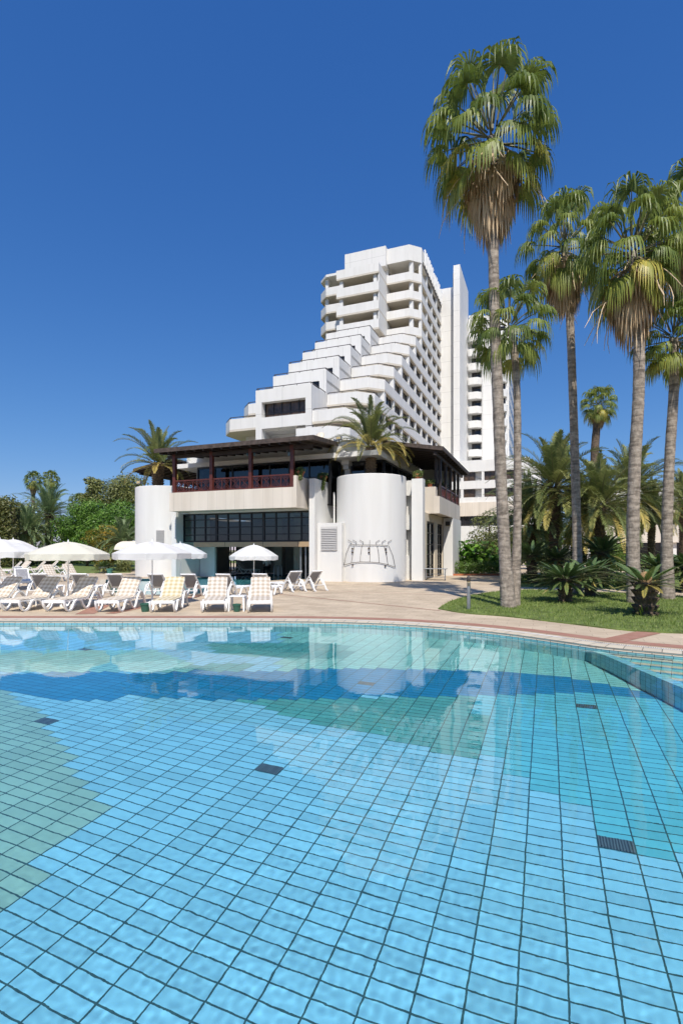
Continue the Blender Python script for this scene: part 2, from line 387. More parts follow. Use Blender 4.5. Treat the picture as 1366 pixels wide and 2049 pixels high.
strip(gp(1216,1284), gp(1300,1265), .42, .008); strip(gp(170,1229), gp(206,1211), .5, .008); strip(gp(560,1189), gp(880,1222), .09); strip(gp(600,1180), gp(990,1194), .07); strip(gp(-200,1189), gp(250,1188), .09)
strip(gp(690,1169), gp(960,1178), .06); strip(gp(220,1228), gp(420,1188), .3, .0075)
S(rs.build('red_paver_inlay', M['redbrick']))
# --- deep pool: tiled floor, one quad per tile, grout underneath
def tilemat(name, col, var=.12):
    m, n, l, p = nodemat(name); p.inputs['Roughness'].default_value = .35
    tc = n.new('ShaderNodeTexCoord'); no = n.new('ShaderNodeTexNoise'); no.inputs['Scale'].default_value = 5; no.inputs['Detail'].default_value = 6; l.new(tc.outputs['Object'], no.inputs['Vector'])
    a = n.new('ShaderNodeAttribute'); a.attribute_name = 'tint'
    ad = n.new('ShaderNodeMath'); ad.operation = 'MULTIPLY_ADD'; ad.inputs[1].default_value = .5; l.new(no.outputs['Fac'], ad.inputs[0]); 
    hf = n.new('ShaderNodeMath'); hf.operation = 'MULTIPLY'; hf.inputs[1].default_value = .5; l.new(a.outputs['Fac'], hf.inputs[0]); l.new(hf.outputs[0], ad.inputs[2])
    r = n.new('ShaderNodeValToRGB'); r.color_ramp.elements[0].position = .2; r.color_ramp.elements[1].position = .8
    r.color_ramp.elements[0].color = (*[c*(1-var) for c in col],1); r.color_ramp.elements[1].color = (*[min(1,c*(1+var)) for c in col],1)
    l.new(ad.outputs[0], r.inputs['Fac']); l.new(r.outputs['Color'], p.inputs['Base Color']); return m
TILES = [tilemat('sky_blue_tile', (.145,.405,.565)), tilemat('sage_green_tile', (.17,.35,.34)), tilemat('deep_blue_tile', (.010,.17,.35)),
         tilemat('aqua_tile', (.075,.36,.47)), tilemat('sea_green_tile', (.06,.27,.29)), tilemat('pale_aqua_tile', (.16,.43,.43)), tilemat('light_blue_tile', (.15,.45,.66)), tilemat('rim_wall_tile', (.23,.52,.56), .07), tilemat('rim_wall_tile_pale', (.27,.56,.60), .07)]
M['grout'] = mat('dark_teal_grout', (.010,.058,.075), .8)
def inside(p, poly):
    x, y = p; c = False; j = len(poly)-1
    for i in range(len(poly)):
        xi, yi = poly[i]; xj, yj = poly[j]
        if (yi > y) != (yj > y) and x < (xj-xi)*(y-yi)/(yj-yi)+xi: c = not c
        j = i
    return c
PX = lambda *pts: [pf(*q) for q in pts]
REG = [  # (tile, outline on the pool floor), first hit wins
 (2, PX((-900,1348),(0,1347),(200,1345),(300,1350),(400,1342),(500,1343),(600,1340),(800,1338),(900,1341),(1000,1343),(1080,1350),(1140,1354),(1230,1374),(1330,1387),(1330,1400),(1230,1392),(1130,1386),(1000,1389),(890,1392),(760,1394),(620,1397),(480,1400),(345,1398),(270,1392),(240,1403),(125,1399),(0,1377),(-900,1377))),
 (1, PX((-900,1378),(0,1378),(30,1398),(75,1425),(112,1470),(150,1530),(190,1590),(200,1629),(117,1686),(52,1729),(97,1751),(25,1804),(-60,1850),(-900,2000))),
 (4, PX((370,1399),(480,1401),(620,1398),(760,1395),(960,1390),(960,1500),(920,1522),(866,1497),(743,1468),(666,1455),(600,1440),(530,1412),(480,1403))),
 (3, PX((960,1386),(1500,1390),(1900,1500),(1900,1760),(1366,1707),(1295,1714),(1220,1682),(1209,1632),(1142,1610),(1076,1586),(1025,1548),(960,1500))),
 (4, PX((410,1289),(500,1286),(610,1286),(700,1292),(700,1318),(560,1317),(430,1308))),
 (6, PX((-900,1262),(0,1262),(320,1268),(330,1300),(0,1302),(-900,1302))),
 (5, PX((-900,1302),(300,1300),(380,1322),(380,1344),(-900,1348))),  # pale tiles laid here to stand for the parasols' reflections
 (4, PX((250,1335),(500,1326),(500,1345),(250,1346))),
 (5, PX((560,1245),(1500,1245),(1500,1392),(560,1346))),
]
TW, TH = .271, .1225
tl = MB(); g2 = random.Random(3)
for i in range(-95, 95):
    for j in range(-300, 140):
        s0 = i*TW; t0 = j*TH
        c = W(s0+TW/2, t0+TH/2)
        if not (-20 < c[0] < 5.4 and .2 < c[1] < 13.6) or c[0] < -.80*c[1]-2.5: continue
        if not inside(c, deep):
            cs = [W(s0,t0),W(s0+TW,t0),W(s0+TW,t0+TH),W(s0,t0+TH)]
            if not any(inside(q, deep) for q in cs): continue
        k = 0
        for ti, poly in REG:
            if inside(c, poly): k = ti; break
        e = .0062
        q = [W(s0+e,t0+e),W(s0+TW-e,t0+e),W(s0+TW-e,t0+TH-e),W(s0+e,t0+TH-e)]
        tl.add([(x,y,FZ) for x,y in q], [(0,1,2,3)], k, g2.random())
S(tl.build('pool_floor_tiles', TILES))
S(sheet('pool_floor', [[(-21,-.5),(5.6,-.5),(5.6,14.5),(-21,14.5)]], FZ-.004, M['grout']))
# --- walls, tile by tile
def wall_tiles(name, line, z0, z1, rows=None, tiles=(7,8), flip=1, step=.142):
    wl = MB(); gt = MB(); acc = []; L = 0
    for i in range(len(line)-1):
        a = Vector(line[i]); b = Vector(line[i+1]); L += (b-a).length
    P = [Vector(q) for q in line]; D = [0]
    for i in range(len(P)-1): D.append(D[-1]+(P[i+1]-P[i]).length)
    def at(s):
        for i in range(len(P)-1):
            if s <= D[i+1] or i == len(P)-2:
                return P[i] + (P[i+1]-P[i])*((s-D[i])/max(1e-6,D[i+1]-D[i]))
    nrow = max(1, round((z1-z0)/.285)); hh = (z1-z0)/nrow
    k = 0
    while k*step < L-.02:
        a = at(k*step+.004); b = at(min(L,k*step+step-.004)); a0 = at(k*step); b0 = at(min(L,k*step+step))
        d = (b-a); d = d.normalized() if d.length > 0 else Vector((1,0)); nv = Vector((d.y,-d.x))*.004*flip
        for r in range(nrow):
            wl.add([(*(a+nv),z0+r*hh+.004),(*(b+nv),z0+r*hh+.004),(*(b+nv),z0+(r+1)*hh-.004),(*(a+nv),z0+(r+1)*hh-.004)], [(0,1,2,3)], 0 if g2.random()<.7 else 1, g2.random())
        gt.add([(*a0,z0),(*b0,z0),(*b0,z1),(*a0,z1)], [(0,1,2,3)]); k += 1
    S(wl.build(name+'_tiles', [TILES[t] for t in tiles])); S(gt.build(name, M['grout']))
wall_tiles('pool_wall', outer[:iA+1], FZ, -.004)
wall_tiles('step_pool_wall', inner, FZ, -.095)
wall_tiles('step_rim_wall', outer[iA:], -.30, -.004)
# --- entry steps that run down from the rim behind the curb of the deep pool
TILES.append(tilemat('cream_step_tile', (.44,.42,.32)))
region = outer[iA:] + [(4.5,.35)] + inner[::-1]
st_t = MB(); st_g = MB(); ro_ = outer[iA:]
def fine(line, step=.15):
    P = [Vector(q) for q in line]; out = []
    D = [0]
    for i in range(len(P)-1): D.append(D[-1]+(P[i+1]-P[i]).length)
    k = 0
    while k*step < D[-1]:
        i = max(j for j in range(len(P)-1) if D[j] <= k*step+1e-9); out.append(tuple(P[i]+(P[i+1]-P[i])*((k*step-D[i])/max(1e-9,D[i+1]-D[i])))); k += 1
    return out
rf = fine([(3.6,10.4)]+ro_)
for k in range(26):
    z = -.20-.105*min(k,7)
    for sub in range(2):
        A = offset(rf, -(.34*k+.17*sub)); B = offset(rf, -(.34*k+.17*(sub+1)))
        for i in range(len(rf)-1):
            c = Vector(((A[i][0]+B[i+1][0])/2,(A[i][1]+B[i+1][1])/2))
            if not all(inside(q_, region) for q_ in (A[i],A[i+1],B[i],B[i+1],c)) and c.x < 6: continue
            q = [Vector(A[i]),Vector(A[i+1]),Vector(B[i+1]),Vector(B[i])]; qi = [p_.lerp(c,.035) for p_ in q]
            st_t.add([(*p_,z) for p_ in qi][::-1],[(0,1,2,3)], 0 if sub else 1, g2.random()); st_g.add([(*p_,z-.004) for p_ in q][::-1],[(0,1,2,3)])
            if sub == 1:
                a_, b_ = Vector(B[i]), Vector(B[i+1]); d_ = (b_-a_)*.04; nn = Vector((d_.y,-d_.x)).normalized()*.004
                st_t.add([(*(a_+d_+nn),z-.10),(*(b_-d_+nn),z-.10),(*(b_-d_+nn),z-.006),(*(a_+d_+nn),z-.006)],[(0,1,2,3)],2,g2.random()); st_g.add([(*a_,z-.105),(*b_,z-.105),(*b_,z-.004),(*a_,z-.004)],[(0,1,2,3)])
S(st_t.build('pool_step_tiles', [TILES[9], TILES[5], TILES[6]])); S(st_g.build('pool_steps', M['grout']))
cb_ = MB(); ribbon(cb_, inner, 0, .17, -.095); ribbon(cb_, inner, .17, .171, -.095, -1.0)
S(sheet('entry_pool_floor', [region], -.955, TILES[5]))
S(cb_.build('step_curb', brickmat('curb_tiles',(.16,.43,.43),(.15,.42,.6),(.01,.045,.055),.142,.3,.006)))
# --- floor drains (one mesh each)
m, n, l, p = nodemat('drain_grille'); p.inputs['Roughness'].default_value = .5
tc = n.new('ShaderNodeTexCoord'); wv = n.new('ShaderNodeTexWave'); wv.inputs['Scale'].default_value = 14; wv.inputs['Distortion'].default_value = 0; l.new(tc.outputs['Object'], wv.inputs['Vector'])
r = n.new('ShaderNodeValToRGB'); r.color_ramp.elements[0].color = (.01,.02,.03,1); r.color_ramp.elements[1].color = (.07,.12,.15,1); l.new(wv.outputs['Fac'], r.inputs['Fac']); l.new(r.outputs['Color'], p.inputs['Base Color'])
DL = ['dark drain grille on the pool floor at the sage green tile edge, far left', 'dark drain grille on blue pool tiles near the middle of the picture', 'dark drain grille on the pool floor nearest to the camera, at right',
      'small dark drain grille in the reflection of the round planter wall', 'dark drain grille on aqua pool tiles below the shallow steps', 'thin far drain grille under the left sunshade reflections', 'thin far drain grille on blue tiles below the loungers']
for (px,py), lb in zip([(98,1447),(543,1545),(1257,1697),(748,1369),(1195,1418),(162,1299),(578,1276)], DL):
    x, y = pf(px,py)
    s_ = (x*CA-(y-30)*SA); t_ = x*SA+(y-30)*CA
    s_ = round(s_/TW-.5)*TW; t_ = round(t_/TH-.5)*TH
    d = MB().box(.006,TW-.006,.006,TH*1.3,0,.012)
    for k in range(8): d.box(.02+k*.028,.032+k*.028,.014,TH*1.3-.008,.012,.018)
    tag(d.build('drain_grille', m, None, (*W(s_,t_),FZ+.001), ROT), lb, 'drain', 'drain grilles on the pool floor')
# --- water
m, n, l, p = nodemat('pool_water'); n.remove(p)
g = n.new('ShaderNodeBsdfGlass'); g.inputs['IOR'].default_value = 1.333; g.inputs['Roughness'].default_value = 0; g.inputs['Color'].default_value = (.93,.985,1,1)
l.new(g.outputs[0], n['Material Output'].inputs['Surface'])
tc = n.new('ShaderNodeTexCoord')
def nz(sc_, det, dist=0, sx=1, sy=1):
    mp = n.new('ShaderNodeMapping'); mp.inputs['Scale'].default_value = (sx,sy,1); l.new(tc.outputs['Object'], mp.inputs['Vector'])
    t = n.new('ShaderNodeTexNoise'); t.inputs['Scale'].default_value = sc_; t.inputs['Detail'].default_value = det; t.inputs['Distortion'].default_value = dist
    l.new(mp.outputs[0], t.inputs['Vector']); return t
n1 = nz(14, 2, .6)
b1 = n.new('ShaderNodeBump'); b1.inputs['Strength'].default_value = 1; b1.inputs['Distance'].default_value = 0.0002; l.new(n1.outputs['Fac'], b1.inputs['Height'])
l.new(b1.outputs[0], g.inputs['Normal'])
M['water'] = m
# real wavelets: the sun focuses through them onto the tiles
def water_grid():
    r_ = random.Random(4); NY, NX = 950, 640
    Y = .36*(13.35/.36)**(np.arange(NY+1)/NY)
    u = np.linspace(-1,1,NX+1)
    core = np.outer(Y*.80+.55, u)
    lf = core[:,:1]+(-19.2-core[:,:1])*np.linspace(1,.08,14)[None,:]; rt = core[:,-1:]+(10.4-core[:,-1:])*np.linspace(.08,1,12)[None,:]
    X = np.concatenate([lf,core,rt],1); YY = np.repeat(Y[:,None],X.shape[1],1)
    dx = np.gradient(X,axis=1); dy = np.gradient(Y)[:,None]; cell = np.maximum(np.abs(dx),dy)
    Z = np.zeros_like(X)
    patch = .55+.45*np.sin(X*.7+YY*.35+1)*np.sin(YY*.6-X*.25+.5)
    for i in range(64):
        k = r_.uniform(2.5,9) if i < 12 else r_.uniform(48,115); a = r_.uniform(0,2*math.pi); ph = r_.uniform(0,6.28)
        am = .0014/k if i < 12 else .062/k**2
        f = np.clip((2*math.pi/k)/(cell*2.6)-1,0,1)
        Z += am*f*(1 if i < 12 else patch)*np.sin(X*k*math.cos(a)+YY*k*math.sin(a)+ph)
    def ins(x, y, poly):
        c = np.zeros(x.shape,bool); j = len(poly)-1
        for i in range(len(poly)):
            xi, yi = poly[i]; xj, yj = poly[j]
            if yi != yj: c ^= ((yi > y) != (yj > y)) & (x < (xj-xi)*(y-yi)/(yj-yi)+xi)
            j = i
        return c
    I = ins(X, YY, pool_out); nx = X.shape[1]
    idx = np.arange(X.size).reshape(X.shape)
    keep = I[:-1,:-1]|I[1:,:-1]|I[:-1,1:]|I[1:,1:]
    Fc = np.stack([idx[:-1,:-1],idx[:-1,1:],idx[1:,1:],idx[1:,:-1]],-1)[keep]
    V = np.stack([X,YY,WZ+Z],-1).reshape(-1,3); used = np.unique(Fc); mp_ = np.zeros(len(V),int); mp_[used] = np.arange(len(used)); V = V[used]; Fc = mp_[Fc]
    me = bpy.data.meshes.new('pool_water'); me.vertices.add(len(V)); me.vertices.foreach_set('co',V.astype(np.float32).ravel())
    me.loops.add(Fc.size); me.loops.foreach_set('vertex_index',Fc.astype(np.int32).ravel()); me.polygons.add(len(Fc))
    me.polygons.foreach_set('loop_start',np.arange(0,Fc.size,4,dtype=np.int32)); me.polygons.foreach_set('loop_total',np.full(len(Fc),4,np.int32))
    me.polygons.foreach_set('use_smooth',np.ones(len(Fc),bool)); me.materials.append(m); me.update(calc_edges=True)
    o = bpy.data.objects.new('pool_water',me); C.objects.link(o); return o
water = S(water_grid())
water2 = S(sheet('second_pool_water', [pool2], -.08, m)); water2.data.polygons.foreach_set('use_smooth',[True]*len(water2.data.polygons))
for o in (water, water2): o.cycles.is_caustics_caster = True
b2f = sheet('second_pool_floor', [pool2], -1.1, tilemat('teal_tile', (.07,.30,.34))); S(b2f)
wall_tiles('second_pool_wall', pool2+[pool2[0]], -1.1, -.004, tiles=(6,3))
c2 = MB(); ribbon(c2, pool2[::-1]+[pool2[-1]], 0, .3, .004)
S(c2.build('second_pool_coping', M['coping']))

for o in C.objects:
    if o.name.split('.')[0] in ('pool_floor_tiles','pool_floor','pool_wall_tiles','pool_wall','step_pool_wall_tiles','step_pool_wall','pool_step_tiles','pool_steps','step_rim_wall_tiles','step_rim_wall','step_curb','drain_grille','second_pool_floor','second_pool_wall','second_pool_wall_tiles'): o.cycles.is_caustics_receiver = True
# ================================================================ HOTEL BUILDINGS
def broot(name, s, t, label, cat, group=None):
    o = thing(name, (*W(s,t),0), ROT, label, cat, group); o['_s'] = s; o['_t'] = t; return o
def bb(mb, name, mats, root, parent=None, **k):
    """build mb (drawn in the s,t frame) under a building root or one of its parts"""
    s, t = root['_s'], root['_t']
    mb.v = [(x-s, y-t, z) for x,y,z in mb.v]
    return mb.build(name, mats, parent or root, **k)
H0, HF = 19.6, 2.82
Zp = lambda k: H0 + HF*k
tC = lambda k: 22.7 + 4*min(k,6)
tR = lambda k: 28.6 + 4*max(-2,min(k,6))
BT = 1.45
sL2, sL, sR, sR2 = -24.45, -19.25, -12.4, -7.2
TEND = 68.9
hot = broot('stepped_hotel', -13, 45, 'tall white hotel tower with stepped terrace balconies behind the poolside pavilion', 'building')
KMIN, KTOP = -6, 9
# --- inner walls (one core per floor), stair tower, fin
core = MB()
for k in range(KMIN, KTOP+1):
    z1 = Zp(k+1)-1.4 if k < KTOP else 46.9; z0 = Zp(k)-1.4 if k > KMIN else 0
    f = 1.9 if k >= 6 else (4.0 if k >= -2 else .6)
    core.box(sL2+2.0, sR-.2, (tR(k)+f if k > -2 else tR(-1)+1.2), TEND-.01, z0, z1, int(k >= 6))
    core.box(sR-.2, sR2-.48, tR(k)+f, TEND-.01, z0, z1, int(k >= 6))
bb(core, 'wall', [M['stucco'], M['cream']], hot)  # upper floors turn cream to imitate warm light bounced into the recesses
# --- balcony bands of the right and left wings
def band_poly(k, side, grow=0):
    t = tR(k)
    if side > 0: return [(sR, t-1.6), (sR2-1.6, t-1.6), (sR2, t), (sR2, TEND-.02), (sR, TEND-.02)]
    return [(sL, t-1.6), (sL, TEND-.02), (sL2, TEND-.02), (sL2, t), (sL2+1.6, t-1.6)]
def pipes(mb, pts, z, r=.035, posts=1.6, base=.0):
    for i in range(len(pts)-1):
        a, b = pts[i], pts[i+1]
        mb.bar((*a,z),(*b,z),r*2)
        L = math.dist(a,b); nq = max(1,int(L/posts))
        for q in range(nq+1):
            x = a[0]+(b[0]-a[0])*q/nq; y = a[1]+(b[1]-a[1])*q/nq
            mb.bar((x,y,z-base),(x,y,z),r*1.6)
for k in range(KMIN, KTOP+1):
    for side in (1,-1):
        if side < 0 and k < -1: continue
        P = band_poly(k, side)
        b = MB(); b.prism(P, Zp(k)-BT, Zp(k)-1.2, 1)          # floor slab, coloured tan to imitate light bounced underneath
        th = .16
        # parapet walls standing on the slab edge
        if side > 0: L = [P[0],P[1],P[2],P[3]]
        else: L = [P[2],P[3],P[4],P[0]]
        for i in range(3):
            a = Vector(L[i]); c = Vector(L[i+1]); d = (c-a).normalized(); nn = Vector((-d.y,d.x))*th
            q = [tuple(a),tuple(c),tuple(c+nn-(d*.06 if i<2 else d*0)),tuple(a+nn+(d*.06 if i>0 else d*0))]
            b.prism(q, Zp(k)-1.2, Zp(k))
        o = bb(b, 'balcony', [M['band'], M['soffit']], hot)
        if k < 6:
            r = MB(); t = tR(k)
            if side > 0: pipes(r, [(sR+.1,t-1.5),(sR2-1.65,t-1.5),(sR2-.12,t+.05),(sR2-.12,t+2.2)], Zp(k)+.2, base=.2)
            else: pipes(r, [(sL2+.12,t+2),(sL2+.12,t+.05),(sL2+1.65,t-1.5),(sL-.1,t-1.5)], Zp(k)+.2, base=.2)
            bb(r, 'railing', M['rail'], hot, o)
        elif side > 0:
            c = MB().box(sR2-1.75, sR2-1.15, tR(k)-1.05, tR(k)-.45, Zp(k)-1.2, Zp(k+1)-BT if k < KTOP else 46.78)
            bb(c, 'column', M['stucco'], hot)
        else:
            c = MB().box(sL2+1.2, sL2+1.75, tR(k)-.9, tR(k)-.4, Zp(k)-1.2, Zp(k+1)-BT if k < KTOP else 46.78)
            bb(c, 'column', M['stucco'], hot)
# --- windows of the right flank and of the front corners
def win(mb_list, s0, s1, t0, t1, z0, z1): pass
wins = []
def flank_window(k, t0):
    z0, z1 = Zp(k)-.02, Zp(k+1)-BT-.02 if k < KTOP else 46.75
    return (sR2-.43, t0+.35, t0+3.6, z0, z1)
for k in range(-2, KTOP+1):
    t0 = tR(k)+ (1.25 if k >= 6 else .55)
    tt = TEND-4*int((TEND-t0)/4)
    while tt < TEND-1:
        wins.append(flank_window(k, tt)); tt += 4
    if tR(k)+.5 < TEND: pass
wins.sort(key=lambda q: (q[1]-q[3]*.2))
stuff = MB(); sfr = MB()
def window_mesh(mb, fr, s, t0, t1, z0, z1):
    mb.box(s-.06, s, t0, t1, z0, z1)
    for a, b in ((t0,t0+.07),(t1-.07,t1),((t0+t1)/2-.04,(t0+t1)/2+.04)): fr.box(s+.001, s+.05, a, b, z0, z1)
    fr.box(s+.001, s+.045, t0+.071, t1-.071, z1-.09, z1-.001)
for i, q in enumerate(wins):
    if i < 100:
        a, b = MB(), MB(); window_mesh(a, b, *q)
        o = bb(a, 'window', M['hglass'], hot); bb(b, 'window_frame', M['frame'], hot, o)
    else: window_mesh(stuff, sfr, *q)
if stuff.v:
    o = bb(stuff, 'window_rows', M['hglass'], hot); o['kind'] = 'stuff'; o2 = bb(sfr, 'window_frame', M['frame'], hot, o); o2['kind'] = 'stuff'
# white piers and lit jambs between the windows
for k in range(-2, KTOP+1):
    z0, z1 = Zp(k)-.005, Zp(k+1)-BT-.005 if k < KTOP else 46.77
    t0 = TEND-4*int((TEND-tR(k)-.3)/4)
    for tt in np.arange(t0, TEND+.1, 4):
        if k < 6 and tt < tR(k)+2.6: continue
        bb(MB().box(sR2-.50, sR2-.06, tt-.32, min(tt+.32,TEND-.03), z0, z1), 'pier', M['stucco'], hot)
# front windows of each right-wing floor (dark strip above the parapet at the stepped floors)
for k in range(-2, 6):
    z0, z1 = Zp(k)-.9, Zp(k+1)-1.58
    a = MB().box(sR+.2, sR2-1.0, tR(k)+3.93, tR(k)+3.99, z0, z1); fr = MB()
    for q in (0, .5, 1): fr.box(sR+.2+q*3.9, sR+.3+q*3.9, tR(k)+3.89, tR(k)+3.929, z0, z1)
    fr.box(sR+.2, sR2-1.2, tR(k)+3.895, tR(k)+3.925, z1-.06, z1+.02)
    o = bb(a, 'window', M['hglass'], hot); bb(fr, 'window_frame', M['frame'], hot, o)
for k in (-1,0):
    a = MB().box(sL2+2.9, sL-.3, tR(k)+3.92, tR(k)+3.99, Zp(k)-1.1, Zp(k+1)-1.6)
    bb(a, 'window', M['hglass'], hot)
# --- central stack: solid stepped boxes, then deep balconies, then the roof box
for k in range(1, 6):
    b = MB(); t = tC(k)
    nx0, nx1 = sR-1.75, sR-.85
    b.box(sL, nx0, t, t+.25, Zp(k)-HF-.9, Zp(k)); b.box(nx1, sR, t, t+.25, Zp(k)-HF-.9, Zp(k)); b.box(nx0, nx1, t, t+.25, Zp(k)-1.2, Zp(k))
    b.box(sL, sR, t+.25, tR(k)+3.9, Zp(k)-1.45, Zp(k)-1.1)
    b.box(sR-.25, sR, t+.25, tR(k)+4, Zp(k)-HF-.9, Zp(k)); b.box(sL, sL+.25, t+.25, tR(k)+4, Zp(k)-HF-.9, Zp(k))
    o = bb(b, 'terrace_block', M['wall'], hot)
    wd = MB().box(nx0, nx1, t+.12, t+.2, Zp(k)-HF-.4, Zp(k)-1.2); bb(wd, 'window', M['hglass'], hot, o)
    r = MB(); pipes(r, [(sL+.1,t+4),(sL+.1,t+.12),(sR-.1,t+.12),(sR-.1,t+4)], Zp(k)+.22, base=.22); bb(r, 'railing', M['rail'], hot, o)
# lowest block with the two loggias
t = tC(0); b = MB(); z = Zp(0)
a0, a1 = st(523.5,t), st(611,t); zb = [z-1.4, z-3.1, z-4.35, z-7.0]
b.box(sL, a0, t, t+.9, 0, z); b.box(a1, sR, t, t+.9, 0, z)
b.box(a0, a1, t+.001, t+.9, zb[0], z-.001); b.box(a0, a1, t+.001, t+.9, zb[2], zb[1]); b.box(a0, a1, t+.001, t+.9, 0, zb[3])
b.box(sR-.25, sR, t+.9, tR(0)+4, 0, z-.001); b.box(sL, sL+.25, t+.9, tR(0)+4, 0, z-.001)
b.box(sL+.25, sR-.25, t+.9, tR(0)+3.9, z-1.45, z-1.1); b.box(sL+.25, sR-.25, t+.9, t+3, zb[2]-.1, zb[1]-.3)
b.box(sL+.25, sR-.25, t+3, t+3.3, 0, zb[2]-.1)
o = bb(b, 'terrace_block', M['wall'], hot)
g = MB().box(a0+.0, a1, t+.78, t+.84, zb[1]+.001, zb[0]-.001); fr = MB()
for q in np.linspace(0,1,6): fr.box(a0+.02+q*(a1-a0-.12), a0+.1+q*(a1-a0-.12), t+.70, t+.779, zb[1]+.002, zb[0]-.002)
fr.box(a0,a1,t+.69,t+.775,zb[1]+.5,zb[1]+.58)
wd = bb(g, 'window', M['curtain'], hot, o); wd.name = 'loggia_window'; bb(fr, 'window_frame', M['frame'], hot, o)
g = MB().box(a1-2.6, a1-1.2, t+2.9, t+2.97, zb[3], zb[3]+.75); bb(g, 'loggia_door', M['hglass'], hot, o)
r = MB(); pipes(r, [(sL+.1,t+4),(sL+.1,t+.12),(sR-.1,t+.12),(sR-.1,t+4)], z+.22, base=.22); bb(r, 'railing', M['rail'], hot, o)
cream = MB()
for k in range(6, KTOP+1):
    t = tC(6); b = MB(); z = Zp(k)
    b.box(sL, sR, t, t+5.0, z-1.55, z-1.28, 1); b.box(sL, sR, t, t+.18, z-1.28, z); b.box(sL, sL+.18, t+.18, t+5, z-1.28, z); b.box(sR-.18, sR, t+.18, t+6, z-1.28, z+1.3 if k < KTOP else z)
    o = bb(b, 'balcony', [M['band'], M['soffit']], hot)  # slab colour imitates bounced light below
    if k < KTOP:
        cream.box(sL+.02, sR-.2, t+3.2, t+3.5, z-1.28, z+HF-1.56)
        for sx in (sL+.4, sR-.95):
            bb(MB().box(sx, sx+.55, t+.35, t+.9, z-1.27, z+HF-1.56), 'column', M['stucco'], hot)
        r = MB(); pipes(r, [(sL+.4,t+.3),(sR-.4,t+.3)], z+.08, .025, base=.08); bb(r, 'railing', M['rail'], hot, o)
bb(cream, 'recessed_wall', M['cream'], hot)  # bounced light of the recess put into the wall colour
bb(MB().box(sL+.0, sR, tC(6)+3.6, TEND-.5, 46.3, 49.4).box(sL+2, sR-2, tC(6)+6, tC(6)+8, Zp(9)-1.2, 46.29), 'roof_box', M['wall'], hot)
# white wall between the central stack and the wings (upper floors)
bb(MB().box(sL+.03, sR-.03, tC(6)+5.1, tC(6)+5.4, 8, 46.28), 'back_wall', M['stucco'], hot)
# --- roof parapets of the wings
for side in (1,-1):
    P = band_poly(9, side); P = [(x, y) for x,y in P]
    b = MB().prism(P, 46.8, 49.2 if side > 0 else 47.2); rp_ = bb(b, 'roof_parapet', M['band'], hot)
    if side > 0: bb(MB().box(sR2+.005, sR2+.10, tR(9)+.8, TEND-.3, 46.75, 47.35), 'dark_soffit_strip', M['rail'], hot, rp_)  # dark strip added to stand for the dark soffit below the parapet
# roof sign: raised letters along the right flank, seen edge on
r2 = random.Random(5)
for i in range(13):
    t0 = tR(9)+1.2+i*1.17; zt = 49.15+r2.uniform(.1,.5)
    b = MB(); b.box(sR2+.12, sR2+.34, t0, t0+.22, 47.0, zt); b.box(sR2+.12, sR2+.34, t0+.24, t0+.62, zt-.3, zt-.01)
    if i % 2: b.box(sR2+.12, sR2+.34, t0+.24, t0+.62, 47.9, 48.15)
    b.box(sR2+.0, sR2+.119, t0+.05, t0+.15, 47.4, 47.55)
    bb(b, 'roof_letter', M['white'], hot)
# --- stair tower and fin
bb(MB().box(-19, -5.0, TEND, 82, 0, 50.3), 'stair_tower', M['wall'], hot)
bb(MB().box(-4.72, -3.55, TEND-1.6, 78, 0, 53.4), 'tower_fin', M['wall'], hot)
sl = MB()
bb(MB().box(-5.0+.001, -4.721, TEND+.6, 78, 0, 50), 'recess_wall', M['stucco'], hot)
for k in range(0, 16):
    bb(MB().box(-4.95, -4.74, TEND+.5, TEND+.6, 3.2+HF*k, 4.6+HF*k), 'slot_window', M['hglass'], hot)
ld = MB()
for x in (-4.95,-4.45): ld.bar((x,TEND-1.75,49),(x,TEND-1.75,53.2),.05)
for z in np.arange(49.2,53,.35): ld.bar((-4.95,TEND-1.75,z),(-4.45,TEND-1.75,z),.04)
tl_ = MB().v
ld2 = MB()
for y in (TEND+.3, TEND+.8): ld2.bar((-5.1,y,50.3),(-5.1,y,53),.06)
for z in np.arange(50.5,53,.35): ld2.bar((-5.1,TEND+.3,z),(-5.1,TEND+.8,z),.05)
bb(ld2, 'roof_ladder', M['rail'], hot)
# ---------------------------------------------------------------- rear tower
rt = broot('rear_hotel_tower', 0, 80, 'distant white tower with a column of curved balconies behind the tall palm trunk', 'building')
w_ = MB(); t0 = 77.0
q0, q1 = -3.45, -.75
w_.box(-6.5, q0, t0, 95, 0, 47.6); w_.box(q1, 1.7, t0, 95, 0, 47.6); w_.box(q0, q1, t0+1.1, 95, 0, 48.6); w_.box(1.7, 3.9, t0+1.1, 95, 0, 46.8)
w_.box(3.9, 4.15, t0+2, 95, 0, 46.8)
bb(w_, 'wall', M['wall'], rt)
for k in range(0, 15):
    z = 3.2+HF*k
    for a, c in ((q0+.05,q1-.05),(1.75,3.85)):
        b = MB(); b.prism([(a,t0+1.09),(c,t0+1.09),(c,t0+.1),(c-.75,t0-.75),(a+.3,t0-.75),(a,t0-.55)], z, z+1.35)
        o = bb(b, 'balcony', M['band'], rt)
        g = MB().box(a+.55, c-.35, t0+1.0, t0+1.08, z+1.37, z+HF-.05); bb(g, 'window', M['hglass'], rt)
for k in range(0, 15):
    for j in range(4):
        tt = t0+3+j*3.6
        bb(MB().box(4.151, 4.19, tt, tt+1.9, 4.6+HF*k, 5.9+HF*k), 'window', M['hglass'], rt)
